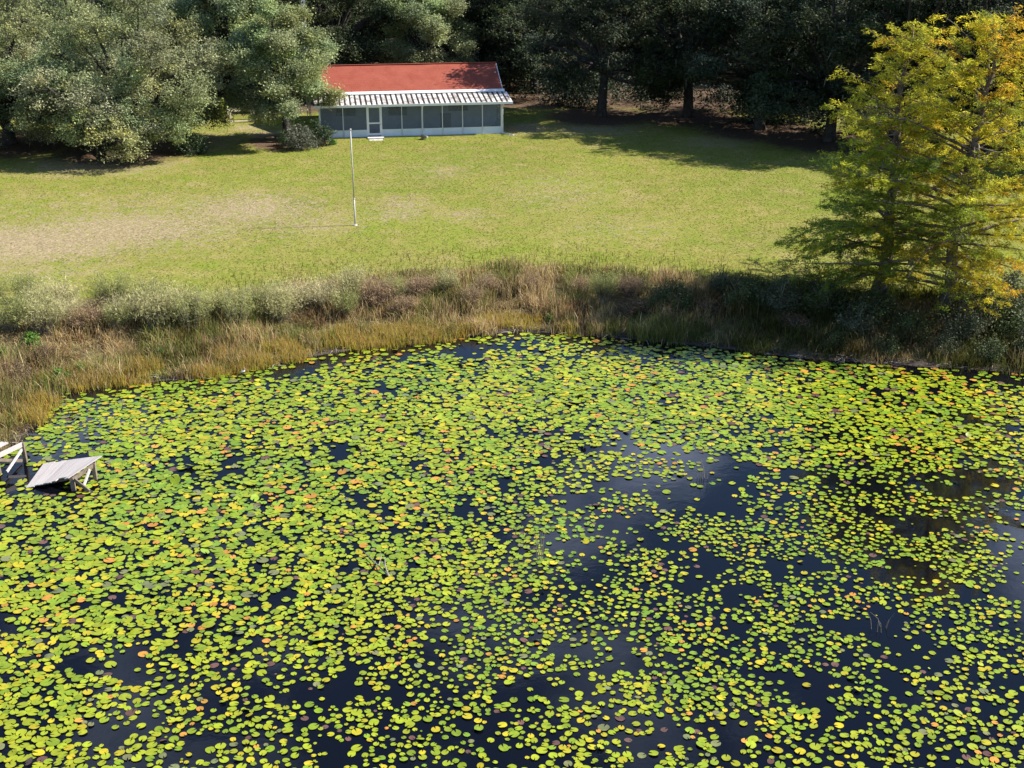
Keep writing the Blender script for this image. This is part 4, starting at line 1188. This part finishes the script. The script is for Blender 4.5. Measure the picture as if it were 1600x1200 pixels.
# ------------------------------------------------------------------ lily pads
CX = np.array([0, 200, 400, 600, 800, 1000, 1200, 1400, 1600.])
CY = np.array([510, 540, 580, 640, 720, 800, 880, 960, 1040, 1120, 1200.])
COV = np.array([
    [.0, .0, .0, .0, .10, .10, .0, .0, .0],
    [.0, .0, .0, .25, .62, .48, .40, .15, .10],
    [.2, .45, .60, .84, .90, .90, .84, .66, .50],
    [.35, .80, .88, .90, .95, .97, .93, .85, .78],
    [.50, .90, .90, .86, .82, .60, .78, .62, .64],
    [.74, .88, .82, .76, .64, .44, .36, .40, .42],
    [.86, .86, .80, .80, .60, .40, .42, .52, .46],
    [.82, .76, .70, .74, .50, .42, .46, .42, .42],
    [.84, .62, .58, .50, .50, .54, .46, .36, .46],
    [.74, .64, .48, .42, .48, .62, .62, .50, .46],
    [.74, .62, .38, .38, .42, .52, .54, .52, .50]])
SIZ = np.array([
    [.36] * 9,
    [.36, .36, .36, .37, .38, .36, .36, .36, .36],
    [.36, .36, .38, .40, .40, .38, .38, .37, .36],
    [.36, .37, .39, .40, .40, .39, .39, .38, .37],
    [.38, .39, .40, .38, .33, .30, .36, .31, .33],
    [.40, .40, .38, .34, .29, .26, .26, .23, .26],
    [.40, .40, .37, .33, .27, .25, .24, .24, .25],
    [.38, .38, .35, .29, .26, .25, .24, .24, .25],
    [.36, .34, .31, .25, .25, .25, .24, .25, .26],
    [.34, .32, .28, .25, .25, .27, .26, .27, .27],
    [.33, .31, .28, .25, .26, .27, .27, .27, .28]])
# open leads of water and thick mats seen in the pond: x, y, rx, ry in photo survey, change of cover
LEADS = [(1010, 725, 95, 40, -.45), (1180, 655, 45, 18, -.6), (1150, 775, 120, 35, -.35), (900, 900, 110, 28, -.4), (840, 985, 60, 40, -.25), (240, 1060, 60, 22, -.7), (180, 935, 40, 12, -.6),
         (420, 885, 30, 18, -.5), (740, 800, 45, 14, -.35), (1420, 930, 50, 45, -.35), (1400, 760, 110, 45, -.25), (1330, 1030, 120, 25, -.3), (600, 1120, 90, 40, -.15), (420, 1140, 80, 40, -.3),
         (700, 1160, 60, 50, -.2), (1290, 845, 60, 30, .15), (1080, 820, 60, 30, .25), (1130, 1090, 120, 30, .2), (1500, 1110, 80, 25, .1), (90, 768, 55, 16, -.8), (1580, 660, 25, 25, -.6), (330, 760, 30, 12, -.4),
         (545, 620, 20, 8, -.6), (740, 580, 26, 8, -.5), (440, 588, 50, 12, -.5), (700, 880, 70, 40, .15), (880, 790, 40, 30, .2), (1440, 870, 90, 30, .12), (1550, 770, 50, 40, -.2), (985, 1150, 40, 40, -.2)]
def bilin(T, px, py):
    px = np.clip(px, 0, 1599.9); py = np.clip(py, CY[0], CY[-1] - .01)
    i = np.clip(np.searchsorted(CX, px, 'right') - 1, 0, len(CX) - 2); j = np.clip(np.searchsorted(CY, py, 'right') - 1, 0, len(CY) - 2)
    u = (px - CX[i]) / (CX[i + 1] - CX[i]); v = (py - CY[j]) / (CY[j + 1] - CY[j])
    return (T[j, i] * (1 - u) + T[j, i + 1] * u) * (1 - v) + (T[j + 1, i] * (1 - u) + T[j + 1, i + 1] * u) * v
r = np.random.default_rng(200)
NC = 190000
x = r.uniform(-32, 34, NC); y = r.uniform(22, 62, NC)
sd = signed_dist(x, y)
px, py, dep = proj(np.stack([x, y, np.zeros(NC)], 1))
ok = (sd < -.25) & (px > -140) & (px < 1740) & (py < 1330)
x, y, px, py, dep = x[ok], y[ok], px[ok], py[ok], dep[ok]
cov = bilin(COV, px, py)
for (a, b_, ra_, rb_, w) in LEADS:
    cov = cov + .5 * w * np.exp(-((px - a) / ra_) ** 2 - ((py - b_) / rb_) ** 2)
nzp = .34 * vnoise(x, y, 1.6, 301, 1) + .44 * vnoise(x, y, .7, 311, 2) + .22 * r.random(len(x))
rank = np.argsort(np.argsort(nzp)) / len(nzp)
acc = (rank < np.clip(cov * 1.02 - .02 + .07 * sstep(780, 1000, py), 0, 1)) | ((r.random(len(x)) < .03) & (cov > .2))
x, y, px, py, dep, cov = (v[acc] for v in (x, y, px, py, dep, cov))
dia = bilin(SIZ, px, py) * .745 * np.clip(r.normal(1, .28, len(x)), .36, 1.55)
fac = np.interp(cov, [.1, .3, .5, .7, .9], [1.15, .92, .80, .70, .62]) * r.uniform(.85, 1.15, len(x))
cell = {}; keep = []
for i in range(len(x)):
    cx_, cy_ = int(x[i] / .5), int(y[i] / .5); good = True
    for a in (-1, 0, 1):
        for b_ in (-1, 0, 1):
            for j in cell.get((cx_ + a, cy_ + b_), ()):
                mn = fac[i] * (dia[i] + dia[j]) * .5
                if (x[i] - x[j]) ** 2 + (y[i] - y[j]) ** 2 < mn * mn:
                    good = False; break
            if not good: break
        if not good: break
    if good:
        cell.setdefault((cx_, cy_), []).append(i); keep.append(i)
keep = np.array(keep)
x, y, px, py, dep, dia = (v[keep] for v in (x, y, px, py, dep, dia))
NPAD = len(x)
print('lily pads', NPAD)
names = list(PADC)
cn_ = .6 * vnoise(x, y, 3.2, 401, 2) + .4 * r.random(NPAD)
kind = np.where(cn_ < .30, 2, np.where(cn_ < .52, 0, 1))
sp_ = r.random(NPAD) + .35 * (vnoise(x, y, 1.3, 411, 2) - .5)
kind = np.where(sp_ > .86, 3, kind); kind = np.where(sp_ > 1.0, 4, kind)
kind = np.where(r.random(NPAD) < .03, 6, kind); kind = np.where(r.random(NPAD) < .022, 5, kind)
zoff = r.uniform(.006, .03, NPAD); zoff[kind == 5] = .004
rotp = r.uniform(0, 6.28, NPAD)
tl = np.abs(r.normal(0, .05, NPAD)); tl[r.random(NPAD) < .06] *= 5; tl = np.minimum(tl, .55); ta_ = r.uniform(0, 6.28, NPAD)
zoff = zoff + np.sin(tl) * dia * .45
def pad_shape(seed):
    r = np.random.default_rng(seed)
    nn = 13; g_ = r.uniform(.16, .30)
    a = np.linspace(g_, 2 * np.pi - g_, nn)
    rad = .5 * (1 + r.normal(0, .035, nn)); ell = r.uniform(.82, 1.0)
    zz = .012 * np.sin(a * 2 + r.uniform(0, 6)) + .012 * np.sin(a * 3 + r.uniform(0, 6)) + .018
    V = np.stack([rad * np.cos(a), rad * np.sin(a) * ell, zz], 1)
    V = np.concatenate([[(.03, 0, 0)], V])
    return V, np.array([(0, i, i + 1) for i in range(1, nn)])
SHP = [pad_shape(500 + i) for i in range(10)]
shp = r.integers(0, 10, NPAD)
infr = (px > 5) & (px < 1595) & (py < 1192)
score = np.where(infr, dia / dep, 0)
top300 = set(np.argsort(-score)[:300].tolist())
Vs, Ts, Cl = [], [], []
base_i = 0
PC = np.array([PADC[k_] for k_ in names])
rot_ = lambda i: Matrix.Rotation(tl[i], 3, Vector((math.cos(ta_[i]), math.sin(ta_[i]), 0))) @ Matrix.Rotation(rotp[i], 3, 'Z')
pad_me = {}
def halves(v):
    return inwords(v) + (' and a half' if v % 1 >= .5 else '')
words = {'green': 'mid-green', 'lime': 'yellow-green', 'fresh': 'fresh-green', 'yellow': 'golden-yellow', 'orange': 'orange', 'brown': 'brownish', 'dull': 'olive'}
ONES = 'zero one two three four five six seven eight nine ten eleven twelve thirteen fourteen fifteen sixteen seventeen eighteen nineteen'.split()
TENS = '- - twenty thirty forty fifty sixty seventy eighty ninety'.split()
def inwords(v):
    v = int(v)
    return ONES[v] if v < 20 else (TENS[v // 10] + ('-' + ONES[v % 10] if v % 10 else ''))
for i in range(NPAD):
    Vp, Tp = SHP[shp[i]]
    if i in top300:
        nm = names[kind[i]]; key = (shp[i], nm)
        if key not in pad_me: pad_me[key] = mesh_np('lily_pad_' + nm, Vp, Tp, M['pad_' + nm], smooth=True)
        o = link('lily_pad', pad_me[key], None, (x[i], y[i], zoff[i]), None, (dia[i], dia[i], dia[i]))
        o.rotation_euler = rot_(i).to_euler()
        lab = '%s lily pad %s percent from left %s percent up' % (words[nm], halves(px[i] / 16), halves((1200 - py[i]) / 12))
        tag(o, lab, 'lily pad', 'largest lily pads')
    else:
        m3 = np.array(rot_(i))
        Vs.append((Vp * dia[i]) @ m3.T + np.array([x[i], y[i], zoff[i]]))
        Ts.append(Tp + base_i); base_i += len(Vp)
        Cl.append(np.tile(PC[kind[i]] * r.uniform(.8, 1.18) * np.array([r.uniform(.9, 1.1), 1, 1]), (len(Vp), 1)))
tag(link('lily_pads', mesh_np('lily_pads', np.concatenate(Vs), np.concatenate(Ts), M['pads'], col=np.concatenate(Cl), smooth=True)),
    'thousands of smaller yellow-green lily pads floating across the pond', 'lily pads', kind='stuff')
